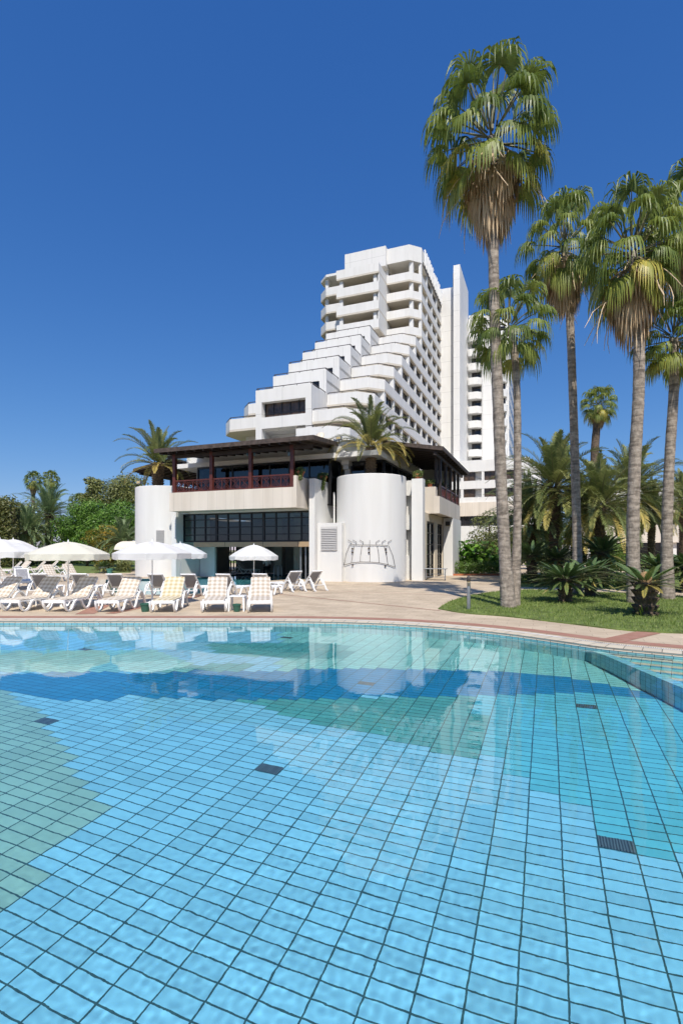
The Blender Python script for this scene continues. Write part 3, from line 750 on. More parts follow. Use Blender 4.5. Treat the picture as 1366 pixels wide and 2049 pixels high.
# ---------------------------------------------------------------- low wing with recessed windows
lw = broot('low_hotel_wing', 2, 68, 'low white hotel wing with brown curtained windows behind the palms', 'building')
t0 = 65.4; e0, e1 = -8.5, st(1058,t0)
b = MB(); rows = [(15.5,13.9),(12.5,11.0)]
b.box(e0,e1,t0,80,15.5,17.5); b.box(e0,e1,t0,80,12.5,13.9); b.box(e0,e1,t0,80,10.1,11.0)
per = 3.55; xs = np.arange(e1-.5-per*5, e1, per)
for z1, z0 in rows:
    b.box(e0,e1,t0+1.0,80,z0+.001,z1-.001)
    for x in xs: b.box(x-.22, x+.22, t0+.03, t0+.99, z0, z1)
bb(b, 'wall', M['stucco'], lw)
for z1, z0 in rows:
    for x in xs[:-1]:
        g = MB().box(x+.22, x+2.2, t0+.55, t0+.61, z0+.02, z1-.02); fr = MB()
        for q in (0,.46,.95): fr.box(x+.22+q*1.9, x+.3+q*1.9, t0+.5, t0+.549, z0+.02, z1-.02)
        o = bb(g, 'window', M['curtain'], lw); bb(fr, 'window_frame', M['frame'], lw, o)
        r = MB().box(x+2.25, x+3.3, t0+.05, t0+.09, z0+.35, z0+.4); bb(r, 'railing', M['rail'], lw)
bb(MB().box(e0,e1+.3,t0-.3,80,7.7,10.09), 'travertine_band', M['travp'], lw)
bb(MB().box(e0,e1,t0+.2,79,6.0,7.69), 'window_strip', M['hglass'], lw)
fr = MB()
for x in np.arange(e0+.2,e1,1.1): fr.box(x,x+.1,t0+.1,t0+.19,6.0,7.69)
bb(fr, 'window_frame', M['frame'], lw)
bb(MB().box(e0,e1,t0,79,0,5.99), 'base_wall', M['stucco'], lw)
bb(MB().box(e1+.01,e1+1.9,t0+1.5,80,0,16.4), 'side_wall', M['stucco'], lw)
# ---------------------------------------------------------------- low building at far right
rbd = broot('low_garden_building', 24, 40, 'low flat white and travertine building behind the date palms at right', 'building')
t0 = 38.7; a = st(1165,t0); c = a+34
b = MB().box(a,c,t0,60,7.1,8.9); bb(b,'roof_band',M['stucco'],rbd)
bb(MB().box(a,c,t0-.25,60,5.9,7.09),'travertine_band',M['travp'],rbd)
bb(MB().box(a,c,t0+.5,59,4.6,5.89),'window_strip',M['hglass'],rbd)
bb(MB().box(a,c,t0-.25,60,2.6,4.59),'travertine_wall',M['travp'],rbd)
bb(MB().box(a,c,t0+1.2,59,0,2.59),'ground_floor_glass',M['hglass'],rbd)
for x in np.arange(a+.5,c,4.2): bb(MB().box(x,x+.5,t0+.2,t0+.7,0,2.59),'column',M['stucco'],rbd)
# ================================================================ POOLSIDE PAVILION
pv = broot('poolside_pavilion', -6, 3, 'two storey white pavilion with dark timber terrace roof and round planter walls', 'building')
R_ = 2.05; cR = (1.33, 1.44); cL = (-13.7, 1.44); HC = 6.05
# round planter walls (hollow at the top, filled with soil)
for c, sgn in ((cR,1),(cL,-1)):
    b = MB(); b.lathe([(R_,0),(R_,HC-.03),(R_-.03,HC),(R_-.22,HC),(R_-.25,HC-.03),(R_-.25,HC-.5)], 72, (c[0],c[1],0))
    o = bb(b, 'round_planter_wall', M['stucco'], pv, smooth='auto')
    d = MB(); d.lathe([(.02,HC-.3),(R_-.24,HC-.28)], 40, (c[0],c[1],0)); bb(d, 'planter_soil', M['soil'], pv, o)
# flat wall right of the right cylinder with two slot openings, fins
b = MB(); s0, s1 = 2.6, 3.66
ops = [(1.45,3.0),(3.9,5.05)]
t_ = 2.55
b.box(s0, s0+.5, t_, t_+.5, 0, HC-.1); b.box(s0+.92, s1, t_, t_+.5, 0, HC-.1)
zs = [0]+[q for p_ in ops for q in p_]+[HC-.1]
for i in range(0,6,2): b.box(s0+.5, s0+.92, t_+.002, t_+.5, zs[i], zs[i+1])
bb(b, 'link_wall', M['stucco'], pv)
bb(MB().box(s0+.5,s0+.92,t_+.42,t_+.48,1.45,3.0), 'slot_recess', M['stucco'], pv); bb(MB().box(s0+.5,s0+.92,t_+.42,t_+.48,3.9,5.05), 'slot_recess', M['stucco'], pv)
F1 = (-1.55,-1.2); 
bb(MB().box(F1[0],F1[1],-1.07,2.5,0,5.85), 'fin_wall', M['stucco'], pv)
bb(MB().box(-11.2,-10.85,-1.07,2.5,0,5.85), 'fin_wall', M['stucco'], pv)
s2a, s2b = st(823,1.9), st(845.3,1.9)
bb(MB().box(s2a,s2b,1.9,2.5,0,5.95), 'fin_wall', M['stucco'], pv)
# louvre block beside the right cylinder
lv = MB(); lv.box(-1.19,.30,-.72,.8,0,3.32)
o = bb(lv, 'louvre_wall', M['stucco'], pv)
l0, l1 = st(642,-.72), st(674.5,-.72); z0, z1 = zz(1102,yt(658,-.72)), zz(1054,yt(658,-.72))
g = MB(); g.box(l0,l1,-.735,-.721,z0,z1)
for k in range(13):
    z = z0+.03+k*(z1-z0-.05)/13; g.add([(l0+.02,-.79,z),(l1-.02,-.79,z),(l1-.02,-.735,z+.085),(l0+.02,-.735,z+.085),(l0+.02,-.735,z),(l1-.02,-.735,z)], [(0,1,2,3),(0,4,5,1)])
bb(g, 'louvre', M['louvre'], pv, o)
# small louvre on the left cylinder
a = math.atan2(-1.0,.55); cx_, cy_ = cL[0]+math.cos(a)*R_, cL[1]+math.sin(a)*R_
g = MB(); g.box(-.25,.25,-.05,.04,2.15,3.1)
for k in range(9): g.box(-.23,.23,-.085,-.051,2.2+k*.1,2.26+k*.1)
g.v = [(cx_+x*(-math.sin(a))-y*math.cos(a)*-1*-1, cy_+x*math.cos(a)-y*math.sin(a)*-1*-1, z) for x,y,z in g.v]
bb(g, 'louvre', M['louvre'], pv)
# drain pipe by the right fin
bb(MB().tube([(-.72,-.55+1.2,3.3),(-.72,.65,5.2)],.05,8), 'drain_pipe', M['stucco'], pv)
# --- front balcony
zb0, zb1 = 4.14, 5.27
sb0, sb1 = -10.42, -1.79; tb = -2.2
b = MB(); b.box(sb0,sb1,tb,tb+.2,zb0,zb1); b.box(sb0,sb0+.2,tb+.2,-.4,zb0,zb1); b.box(sb1-.2,sb1,tb+.2,-.4,zb0,zb1)
o = bb(b, 'balcony_parapet', M['trav'], pv)
bb(MB().box(sb0+.2,sb1-.2,tb+.2,1.0,zb0+.05,zb0+.35).box(-10.8,-1.56,1.0,12,4.08,4.3), 'balcony_floor', M['soffit'], pv)
s_ped = st(587,tb)
bb(MB().box(s_ped,sb1-.003,tb+.003,-.45,zb1+.001,5.9), 'planter_pedestal', M['trav'], pv)
# shade panel band under the balcony
bb(MB().box(-10.84,-1.56,-.55,-.42,zb0-.05,zb0+.2), 'lintel', M['stucco'], pv)
# --- railings
def xrail(a, b, z0, z1, axis, bay=.62):
    """turned timber railing: rails, uprights and crossed diagonals between a and b"""
    r = MB(); a = Vector(a); b = Vector(b); L = (b-a).length; d = (b-a)/L; n_ = max(1,round(L/bay)); w_ = L/n_
    P = lambda q, z: (a.x+d.x*q, a.y+d.y*q, z)
    r.bar(P(0,z1-.04),P(L,z1-.04),.09,.08); r.bar(P(0,z0+.05),P(L,z0+.05),.07,.07)
    hgt = z1-.08-(z0+.09)
    for i in range(n_+1): r.bar(P(min(max(i*w_,.02),L-.02),z0+.09),P(min(max(i*w_,.02),L-.02),z1-.08),.05)
    for i in range(n_):
        q0, q1 = i*w_+.03, (i+1)*w_-.03; zl, zh = z0+.09, z1-.08
        for u0,v0,u1,v1 in ((0,0,.5,.5),(.5,.5,1,1),(0,1,.5,.5),(.5,.5,1,0),(.25,0,.5,.25),(.5,.25,.75,0),(.25,1,.5,.75),(.5,.75,.75,1)):
            r.bar(P(q0+(q1-q0)*u0,zl+(zh-zl)*v0),P(q0+(q1-q0)*u1,zl+(zh-zl)*v1),.038,.03)
    return r
zr = 6.03
tp = -2.02
posts = [st(q,tp) for q in (350,424,502,585)]
EV = 7.62
def post(s, t, z0, z1, w=.2, m='redwood'):
    b = MB().box(s-w/2,s+w/2,t-w/2,t+w/2,z0,z1); return bb(b,'post',M[m],pv)
for s in posts: post(s,tp,zb1,EV)
for i in range(3):
    bb(xrail((posts[i]+.1,tp),(posts[i+1]-.1,tp),zb1+.02,zr,0), 'railing', M['redwood'], pv)
bb(xrail((posts[0],tp+.1),(posts[0],.4),zb1+.02,zr,0), 'railing', M['redwood'], pv)
# --- timber roofs: boarded deck on rafters with a fascia
def slope_roof(poly_lo, poly_hi, th, fascia):
    """poly_lo: eave edge points (s,t,z) ; poly_hi: ridge points"""
    pass
def plank(name, q, th, m, parent=None):
    q = [Vector(p_) for p_ in q]; v = [tuple(p_) for p_ in q] + [tuple(p_+Vector((0,0,th))) for p_ in q]
    b = MB(); n_ = len(q); b.add(v,[tuple(range(n_))[::-1],tuple(range(n_,2*n_))]+[(i,(i+1)%n_,(i+1)%n_+n_,i+n_) for i in range(n_)])
    return bb(b,name,m,pv,parent)
# front roof (low slope, hipped return at the right)
e0, e1, te = -10.85, -.42, -3.0
ro = plank('terrace_roof', [(e0,te,7.66),(e1,te,7.66),(e1-.3,1.4,8.12),(e0-.2,1.4,8.12)], .13, M['roofwood'])
fb = MB(); fb.box(e0-.02,e1+.02,te-.05,te-.001,7.60,7.84); bb(fb,'fascia',M['roofwood'],pv,ro)
fb = MB(); fb.add([(e1+.001,te,7.60),(e1-.28,1.4,8.06),(e1-.28,1.4,8.3),(e1+.001,te,7.84),(e1+.05,te,7.60),(e1-.23,1.4,8.06),(e1-.23,1.4,8.3),(e1+.05,te,7.84)],[(0,1,2,3),(7,6,5,4),(0,3,7,4),(1,5,6,2),(3,2,6,7),(0,4,5,1)]); bb(fb,'fascia',M['roofwood'],pv,ro)
k = 0
for s in np.arange(e0+.35,e1-.2,.62):
    bb(MB().bar((s,te+.03,7.58),(s,1.3,8.03),.09,.15), 'rafter', M['dkwood'], pv, ro)
bb(MB().bar((e0+.2,tp,7.47),(e1-.5,tp,7.47),.16,.2), 'eave_beam', M['dkwood'], pv, ro)
# side roofs, falling outwards
for sgn in (1,-1):
    X = (lambda s: s) if sgn > 0 else (lambda s: 2*(-6.185)-s)
    f0, f1 = 2.6, 13.4
    ro2 = plank('terrace_roof', [(X(1.72),f0,8.3),(X(5.33),f0,7.70),(X(5.33),f1,7.70),(X(1.72),f1,8.3)][::sgn], .13, M['roofwood'])
    bb(MB().box(min(X(5.33),X(5.38)),max(X(5.33),X(5.38)),f0-.03,f1+.03,7.62,7.86), 'fascia', M['roofwood'], pv, ro2)
    fb = MB(); fb.add([(X(1.7),f0-.05,8.24),(X(5.329),f0-.05,7.62),(X(5.329),f0-.05,7.86),(X(1.7),f0-.05,8.48),(X(1.7),f0-.002,8.24),(X(5.329),f0-.002,7.62),(X(5.329),f0-.002,7.86),(X(1.7),f0-.002,8.48)],[(0,1,2,3),(7,6,5,4),(0,4,5,1),(3,2,6,7),(1,5,6,2),(0,3,7,4)]); bb(fb,'fascia',M['roofwood'],pv,ro2)
    for t in np.arange(f0+.3,f1,.8): bb(MB().bar((X(1.75),t,8.2),(X(5.25),t,7.62),.08,.14), 'rafter', M['dkwood'], pv, ro2)
    sp = st(879,3.7)+.0
    bb(MB().bar((X(sp-.1),f0+.1,7.5),(X(sp-.1),f1-.1,7.5),.16,.18), 'eave_beam', M['dkwood'], pv, ro2)
    # side balcony
    tb2 = 3.6; sE = st(879,tb2); te2 = 11.6
    z0 = zz(1027,yt(879,tb2)); z1 = zz(992.5,yt(879,tb2))
    b = MB()
    for (a0,a1,b0,b1) in ((4.0,sE,tb2,tb2+.2),(sE-.2,sE,tb2+.2,te2-.2),(4.0,sE,te2-.2,te2)):
        b.box(min(X(a0),X(a1)),max(X(a0),X(a1)),b0,b1,z0,z1)
    bb(b,'balcony_parapet',M['trav'],pv)
    bb(MB().box(min(X(1.8),X(sE-.2)),max(X(1.8),X(sE-.2)),tb2+.2,te2-.2,z0+.06,z0+.36),'balcony_floor',M['soffit'],pv)
    bb(MB().box(min(X(4.0),X(sE-.25)),max(X(4.0),X(sE-.25)),tb2+.004,tb2+.6,z1+.001,zz(974,yt(860,tb2))),'planter_pedestal',M['trav'],pv)
    for t in (tb2+.75,tb2+2.6,tb2+4.5,tb2+6.2,te2-.2):
        for ds in (0,.24):
            if ds and t > tb2+1: continue
            post(X(sE-.12-ds),t,z1,7.62-(.0 if not ds else -.03),.17,'dkwood')  # shade under the side roof painted in by the darker timber
    for t0_,t1_ in ((tb2+.84,tb2+2.5),(tb2+2.7,tb2+4.4),(tb2+4.6,tb2+6.1),(tb2+6.3,te2-.3)):
        bb(xrail((X(sE-.12),t0_),(X(sE-.12),t1_),z1+.02,z1+.76,1),'railing',M['redwood'],pv)
# --- upper storey: dark glazing under a white roof slab
def glazed(a, b, z0, z1, n_, trans=(.33,), name='glazing', gm='glassup', th=.08, big=()):
    a = Vector(a); b = Vector(b); d = (b-a); L = d.length; d.normalize(); nn = Vector((d.y,-d.x))
    g = MB(); q = [tuple(a)+(z0,),tuple(b)+(z0,),tuple(b)+(z1,),tuple(a)+(z1,)]; g.add(q,[(0,1,2,3)])
    o = bb(g,name,M[gm],pv); f = MB()
    for i in range(n_+1):
        w_ = .16 if i in big else th; c = a+d*min(max(L*i/n_,w_/2),L-w_/2); f.bar((*c,z0),(*c,z1),w_,.12,up=(*nn,0))
    f.bar((*a,z0+.05),(*b,z0+.05),.12,.1); f.bar((*a,z1-.05),(*b,z1-.05),.12,.1)
    for q_ in trans: f.bar((*a,z0+(z1-z0)*q_),(*b,z0+(z1-z0)*q_),.09,.06)
    bb(f,'glazing_frame',M['frame'],pv,o); return o
uz0, uz1 = 4.45, 7.25
uA0 = st(396,.8); uA1 = -1.04
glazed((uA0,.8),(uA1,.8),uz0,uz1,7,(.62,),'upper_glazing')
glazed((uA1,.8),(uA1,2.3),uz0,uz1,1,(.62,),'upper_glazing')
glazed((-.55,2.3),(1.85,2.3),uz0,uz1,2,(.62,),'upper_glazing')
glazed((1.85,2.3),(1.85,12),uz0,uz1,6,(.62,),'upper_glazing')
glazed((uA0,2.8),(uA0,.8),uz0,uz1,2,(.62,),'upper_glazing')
bb(MB().box(uA0-1.6,uA0-.02,2.8,3.0,4.3,7.6),'upper_wall',M['stucco'],pv)
bb(MB().box(-.62,-.28,2.1,2.6,4.3,7.5),'white_column',M['stucco'],pv); bb(MB().box(-.7,-.2,1.75,2.35,7.0,7.75).box(-.62,-.28,1.85,2.25,6.75,6.999),'column_head',M['stucco'],pv)
# curtains and dim back wall behind the upper glazing
cu = MB(); N=60
for (a,b) in (((uA0+.2,1.15),(uA1-.2,1.15)),((-.4,2.65),(1.6,2.65))):
    a=Vector(a); b=Vector(b); nn=Vector((0,1)); vs=[]
    for i in range(N*3+1):
        p_=a.lerp(b,i/(N*3)); o_=.05*math.sin(i*1.15)+.02*math.sin(i*.37); vs+=[(p_.x,p_.y+o_,4.5),(p_.x,p_.y+o_,7.1)]
    cu.add(vs,[(2*i,2*i+2,2*i+3,2*i+1) for i in range(N*3)])
M['curt']=mat('dark_brown_curtain',(.10,.065,.045),.9)
cu2 = MB(); 
bb(cu,'curtain',M['curt'],pv)
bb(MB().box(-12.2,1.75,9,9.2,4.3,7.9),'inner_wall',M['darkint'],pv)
bb(MB().box(uA0-1.6,2.05,.6,12.3,7.26,7.55).box(uA0-1.4,1.68,1.45,12.6,7.56,8.45),'flat_roof',M['stucco'],pv)
# sloped white gusset where the two timber roofs meet
g = MB(); g.add([(-.9,1.0,7.6),(-.1,1.0,7.6),(-.9,1.0,8.5),(-.9,1.4,7.6),(-.1,1.4,7.6),(-.9,1.4,8.5)],[(0,1,2),(5,4,3),(0,2,5,3),(1,4,5,2),(0,3,4,1)]); bb(g,'gusset',M['stucco'],pv)
# --- ground floor front: high glazing, tan beam, open pool hall below
gz0, gz1 = 2.28, 4.12
ga, gb_ = -10.85, -1.56
M['glass2']=M['glass']
glazed((ga,-.3),(gb_,-.3),gz0,gz1,11,(.25,.5,.77),'high_glazing','glass',.07,(3,7))
bb(MB().box(ga+.01+1.0,gb_-.01,-.62,-.15,1.98,2.27),'tan_beam',M['tan'],pv)
for s in (st(450,-.62),st(526,-.62),st(596,-.62)): bb(MB().box(s-.01,s+.01,-.626,-.621,1.98,2.27),'beam_joint',M['frame'],pv)
# hall inside
hb = 8.0
d0, d1 = st(452,hb), st(474,hb)
b = MB(); b.box(-13,d0,hb,hb+.2,0,4.07); b.box(d1,4.1,hb,hb+.2,0,4.07); b.box(d0,d1,hb,hb+.2,2.25,4.07)
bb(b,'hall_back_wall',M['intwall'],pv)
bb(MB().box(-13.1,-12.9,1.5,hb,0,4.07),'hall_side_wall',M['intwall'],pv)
dr = MB()
for q in np.linspace(d0,d1,5): dr.box(q-.04,q+.04,hb-.08,hb-.02,0,2.24)
for z in (.1,.9,1.5,2.15): dr.box(d0-.04,d1+.04,hb-.079,hb-.021,z,z+.08)
bb(dr,'door_grille',M['frame'],pv)
for px,t in ((392,2.2),(560,5.5),(600,3.0)):
    s=st(px,t); bb(MB().box(s-.3,s+.3,t-.3,t+.3,0,4.07),'hall_column',M['intwall'],pv)
s=st(395,1.3); bb(MB().box(ga+.05,s+1.4,1.3,1.5,0,2.3),'low_inner_wall',M['stucco'],pv)
# fixed glass doors at the right of the opening
for px in (602,612):
    s=st(px,-.2); bb(MB().box(s-.03,s+.03,-.25,-.18,0,1.97),'door_post',M['steel'],pv)
# --- right ground floor wall with two tall glazed doors
sw = 4.28
def tpx(px, s): Y=(s-30*SA)/((px-683)/F*CA-SA); return (px-683)/F*Y*SA+(Y-30)*CA
ta,tb_,tc_,td_ = tpx(853.5,sw),tpx(869.5,sw),tpx(875,sw),tpx(885.5,sw)
b = MB()
for q0,q1 in ((2.5,ta),(tb_,tc_),(td_,13)): b.box(sw-.3,sw,q0,q1,0,z0+.02)
for q0,q1 in ((ta,tb_),(tc_,td_)): b.box(sw-.299,sw-.001,q0,q1,3.55,z0+.02); 
bb(b,'side_wall',M['cream'],pv)
for q0,q1 in ((ta,tb_),(tc_,td_)):
    o=glazed((sw-.15,q0+.01),(sw-.15,q1-.01),.05,3.54,2,(.22,.42,.6,.8),'side_door','glass',.09)
fe0,fe1 = st(886.5,8.4),st(905.5,8.4)
bb(MB().box(fe0,fe1,8.4,12,0,z0-.01),'end_wall',M['stucco'],pv)
bb(MB().box(sw+.02,sE-.1,te2-3,te2-2.8,z0-.4,z0-.02).box(2,sE-.1,11.2,11.5,0,z0-.02),'rear_wall',M['stucco'],pv)
bb(MB().box(-12.5,4.2,12,12.3,0,8.0),'rear_wall',M['stucco'],pv)
# =============== things on the pavilion
def lantern(px,t,lb):
    s=st(px,t); x,y=W(s,t); o=thing('lantern',(x,y,0),ROT,lb,'lantern','lanterns under the terrace eave')
    z=zz(908,yt(px,t))
    MB().bar((0,0,z+.15),(0,0,7.4),.015).build('lantern_rod',M['frame'],o)
    b=MB(); b.lathe([(.02,z+.16),(.1,z+.1),(.09,z+.08)],8); b.build('lantern_cap',M['frame'],o)
    MB().lathe([(.075,z+.079),(.06,z-.1),(.02,z-.14)],8).build('lantern_glass',mat('blue_lantern_glass',(.12,.2,.24),.1) if 'lg' not in M else M['lg'],o)
M['lg']=mat('blue_lantern_glass',(.12,.2,.24),.1)
lantern(418,-1.7,'small lantern hanging left of the second terrace post'); lantern(432,-1.7,'small lantern hanging right of the second terrace post')
lantern(495,-1.7,'small lantern hanging left of the third terrace post'); lantern(509,-1.7,'small lantern hanging right of the third terrace post'); lantern(578,-1.7,'small lantern hanging left of the rightmost front terrace post')
# iron ornament on the round wall
a0 = math.atan2(-1,0)   # faces -t
o = thing('wall_ornament',(*W(*cR),0),ROT,'rusty wrought iron lattice ornament fixed on the white round planter wall','ornament')
def cyl(px,py):
    # where the ray of a pixel meets the cylinder (slightly proud)
    Rr=R_+.05; dx=(px-683)/F
    ox,oy=0-30*0,0
    S0=(-(-30)*0); 
    # camera in the frame
    cs,ct=-( -30)*-SA*-1*0,0
    cs=(0)*CA-(0-30)*SA; ct=0*SA+(0-30)*CA
    ds=dx*CA-1*SA; dt=dx*SA+1*CA
    fx,fy=cs-cR[0],ct-cR[1]
    A=ds*ds+dt*dt; B=2*(fx*ds+fy*dt); Cc=fx*fx+fy*fy-Rr*Rr
    disc=B*B-4*A*Cc
    Y=(-B-math.sqrt(max(0,disc)))/(2*A)
    return (fx+ds*Y, fy+dt*Y, zz(py,Y))
def c4(x,y): return cyl(580+x/3.595,820+y/3.595)
def iron(pts,r=.014,nm='iron_bar'):
    q=[]
    for i in range(len(pts)-1):
        for k in range(5):
            f=k/5; q.append(c4(pts[i][0]+(pts[i+1][0]-pts[i][0])*f,pts[i][1]+(pts[i+1][1]-pts[i][1])*f))
    q.append(c4(*pts[-1])); MB().tube(q,r,6).build(nm,M['iron'],o,smooth=True)
iron([(430,968),(500,972),(575,972),(640,972),(705,977)])
iron([(388,1117),(440,1102),(510,1094),(575,1095),(640,1100),(700,1113),(755,1132)])
for top,bot,mid in (((430,970),(388,1117),(403,1035)),((462,972),(440,1103),(452,1035)),((517,975),(503,1095),(508,1035)),((573,975),(574,1095),(574,1035)),((628,978),(641,1100),(637,1035)),((678,980),(704,1114),(694,1045)),((710,978),(756,1132),(740,1050))): iron([top,mid,bot],.011)
for x,d in ((438,-1),(473,-1),(522,-1),(573,0),(623,1),(667,1),(710,1)):
    iron([(x,968),(x+d*-6-0,952),(x-22*(-d)*-1*-1 if d else x,936)],.010,'iron_scroll')
for x,y in ((448,998),(566,995),(690,1000),(447,1025),(567,1025),(692,1025),(450,1117),(685,1123)):
    p_=c4(x,y); MB().lathe([(.0,-.05),(.05,-.02),(.05,.02),(0,.05)],8,p_).build('iron_ring',M['iron'],o,smooth=True)
# roof top gear
s=st(636,2.0); Y=yt(636,2.0); o=thing('satellite_dish',(*W(s,2.0),8.45),ROT,'cream satellite dish standing on the pavilion roof','satellite dish')
d=MB(); d.lathe([(.0,.12),(.2,.10),(.38,.03),(.46,-.06),(.45,-.07),(.37,.02),(.2,.08),(0,.1)],24); me=d
ob=me.build('dish',mat('cream_dish',(.7,.62,.5),.5),o,(0,0,.42),smooth=True); ob.rotation_euler=(R(60),0,R(-20))
MB().tube([(0,.1,0),(0,.1,.4)],.03).build('dish_pole',M['steel'],o); MB().bar((0,.08,.4),(.1,-.45,.55),.02).build('dish_arm',M['steel'],o)
def flood(name,s,t,z,lb,rz=0):
    o=thing(name,(*W(s,t),z),ROT+rz,lb,'floodlight')
    b=MB(); b.box(-.16,.16,-.09,.09,.22,.42); b.build('lamp_body',M['steel'],o).rotation_euler=(0,0,0)
    MB().box(-.13,.13,-.10,-.091,.25,.39).build('lamp_glass',M['amber'],o)
    MB().bar((0,0,0),(0,0,.22),.04).build('bracket',M['rail'],o); MB().bar((-.2,0,.2),(.2,0,.2),.03,.02).build('yoke',M['rail'],o)
s=st(662,-1.0); flood('floodlight',s,.2,7.98,'grey floodlight on the eave at the right end of the front timber roof')
flood('floodlight',cL[0]-1.0,cL[1]-1.55,HC,'grey floodlight on the rim of the left round planter')
s=4.7; o=thing('wall_lamp',(*W(fe0+.35,8.33),0),ROT,'dark lamp on the pavilion end wall beside the side doors','lamp'); MB().box(-.16,.16,-.18,.06,zz(1052,36),zz(1044,36)+.02).build('lamp_box',M['frame'],o); MB().box(-.13,.13,-.181,-.05,zz(1052,36)-.02,zz(1052,36)-.001).build('lamp_glass',M['amber'],o)
# small awning at the left cylinder
o=thing('awning',(*W(cL[0]-1.35,cL[1]-.9),0),ROT,'small cream barrel awning at the left round wall','awning')
aw=MB(); vs=[]; N=10
for i in range(N+1):
    a=math.pi/2*i/N; vs+=[(-1.5,-1.0*math.sin(a),1.83+.57*math.cos(a)),(.75,-1.0*math.sin(a),1.83+.57*math.cos(a))]
aw.add(vs,[(2*i,2*i+1,2*i+3,2*i+2) for i in range(N)]); 
M['awn']=mat('cream_canvas',(.72,.66,.54),.8,noise=.08)
aw.build('canvas',M['awn'],o,smooth=True)
e=MB()
for x in (-1.5,.75): e.add([(x,0,1.83)]+[(x,-1.0*math.sin(math.pi/2*i/N),1.83+.57*math.cos(math.pi/2*i/N)) for i in range(N+1)],[tuple([0]+list(range(1,N+2)))])
e.build('awning_side',M['awn'],o)
MB().bar((-1.5,-1.0,1.82),(.75,-1.0,1.82),.04).build('awning_bar',M['white'],o)
# ================================================================ VEGETATION
VR = random.Random(11)
U = lambda a, b: VR.uniform(a, b)
UP = Vector((0,0,1))
def fan_leaf(mb, o, d, plen, blen, nseg, drop, tint, fold=1.0, wid=.045, mi=0, pet=1):
    """costapalmate leaf: petiole, then segments that fan out and hang at the tips"""
    d = d.normalized(); side = d.cross(UP)
    side = side.normalized() if side.length > .05 else Vector((1,0,0)); up = side.cross(d).normalized()
    p = o.copy(); dd = d.copy(); prev = p.copy()
    for i in range(4):
        dd = (dd - UP*.05*drop).normalized(); p = p + dd*plen/4
    pts = [o, o.lerp(p,.5)+up*.02*plen, p]
    mb.tube(pts, [.03,.022,.014], 4, pet, cap=False, tint=.8)
    side = dd.cross(UP); side = side.normalized() if side.length > .05 else Vector((1,0,0)); up = side.cross(dd).normalized()
    for k in range(nseg):
        a = (k/(nseg-1)-.5)*2*R(118)
        L = blen*(1-.30*abs(a)/R(118))*U(.88,1.08)
        v = dd*math.cos(a) + side*math.sin(a) + up*(.35*fold*abs(math.sin(a))-.05)
        v.normalize(); q = p.copy(); hd = v.copy()
        nrm = hd.cross(up).normalized()
        st_ = 5; w0 = wid*U(.8,1.2); row = []
        for i in range(st_+1):
            f = i/st_
            ww = w0*(.35+1.3*f if f < .4 else 1.0*(1-(f-.4)/.6)**.8*.87+.03)
            n_ = hd.cross(up); n_ = n_.normalized() if n_.length > .1 else nrm
            row.append((q - n_*ww, q + n_*ww))
            g = drop*(0.06 if f < .15 else (.55 if f < .35 else 1.25))*U(.75,1.25)
            hd = (hd - UP*g).normalized(); q = q + hd*L/st_
        vs = [tuple(x) for r_ in row for x in r_]
        mb.add(vs, [(2*i,2*i+1,2*i+3,2*i+2) for i in range(st_)], mi, min(1,max(0,tint+U(-.12,.12))))
def fan_crown(nl, seed, R0=1.0, B=1.15, lowtint=.72, name='crown'):
    global VR; VR = random.Random(seed)
    mb = MB()
    for i in range(nl):
        f = i/(nl-1)
        el = R(82 - 125*f**.9) + U(-.1,.1); az = i*2.399963 + U(-.2,.2)
        d = Vector((math.cos(az)*math.cos(el), math.sin(az)*math.cos(el), math.sin(el)))
        tint = .30 + .22*U(-1,1) if f < .75 else lowtint*U(.6,1.2)
        o = Vector((math.cos(az)*.16, math.sin(az)*.16, .35-.75*f))
        fan_leaf(mb, o, d, R0*U(.85,1.15)*(1.15-.25*f), B*U(.9,1.1), 24, 1.0+.25*f, tint, 1.0, .036)
    # spear leaf
    mb.tube([(0,0,.2),(.05,.02,1.1),(.1,.05,1.75)],[.05,.03,.005],5,1,tint=.3)
    return mb.mesh(name, [M['fan'], M['petiole']])
def skirt_mesh(seed, L=1.9, nl=46):
    global VR; VR = random.Random(seed)
    mb = MB()
    for i in range(nl):
        f = i/(nl-1); az = i*2.399963+U(-.3,.3)
        el = R(-38-40*f); z = .05-L*.62*f
        d = Vector((math.cos(az)*math.cos(el), math.sin(az)*math.cos(el), math.sin(el)))
        fan_leaf(mb, Vector((math.cos(az)*.16,math.sin(az)*.16,z)), d, (.62-.28*f)*U(.8,1.2), U(.75,1.15), 13, 1.6, U(.15,.95), .5, .03)
    for i in range(14):   # loose flower stalks and strands
        az = U(0,6.28); r0 = U(.2,.4); p = Vector((math.cos(az)*r0, math.sin(az)*r0, -U(.1,.9))); pts = [p]
        v = Vector((math.cos(az),math.sin(az),-.2))
        for k in range(5): v = (v-UP*.35+Vector((U(-.3,.3),U(-.3,.3),0))).normalized(); p = p+v*U(.22,.4); pts.append(p)
        mb.tube(pts,[.012]*5+[.004],4,0,tint=1.0)
    return mb.mesh('dead_leaf_skirt', [M['skirt'], M['skirt']])
def trunk_build(parent, pts, radii, m, nseg=14, n_=16, rough=.03, boots=0):
    rr = random.Random(len(pts)*7+int(radii[0]*100)); P = smooth_line3(pts, nseg); k = len(P); mb = MB()
    rad = [np.interp(i/(k-1), np.linspace(0,1,len(radii)), radii)*(1+rr.uniform(-rough,rough)) for i in range(k)]
    mb.tube(P, rad, n_, tint=.5)
    return mb.build('trunk', m, parent, smooth=True)
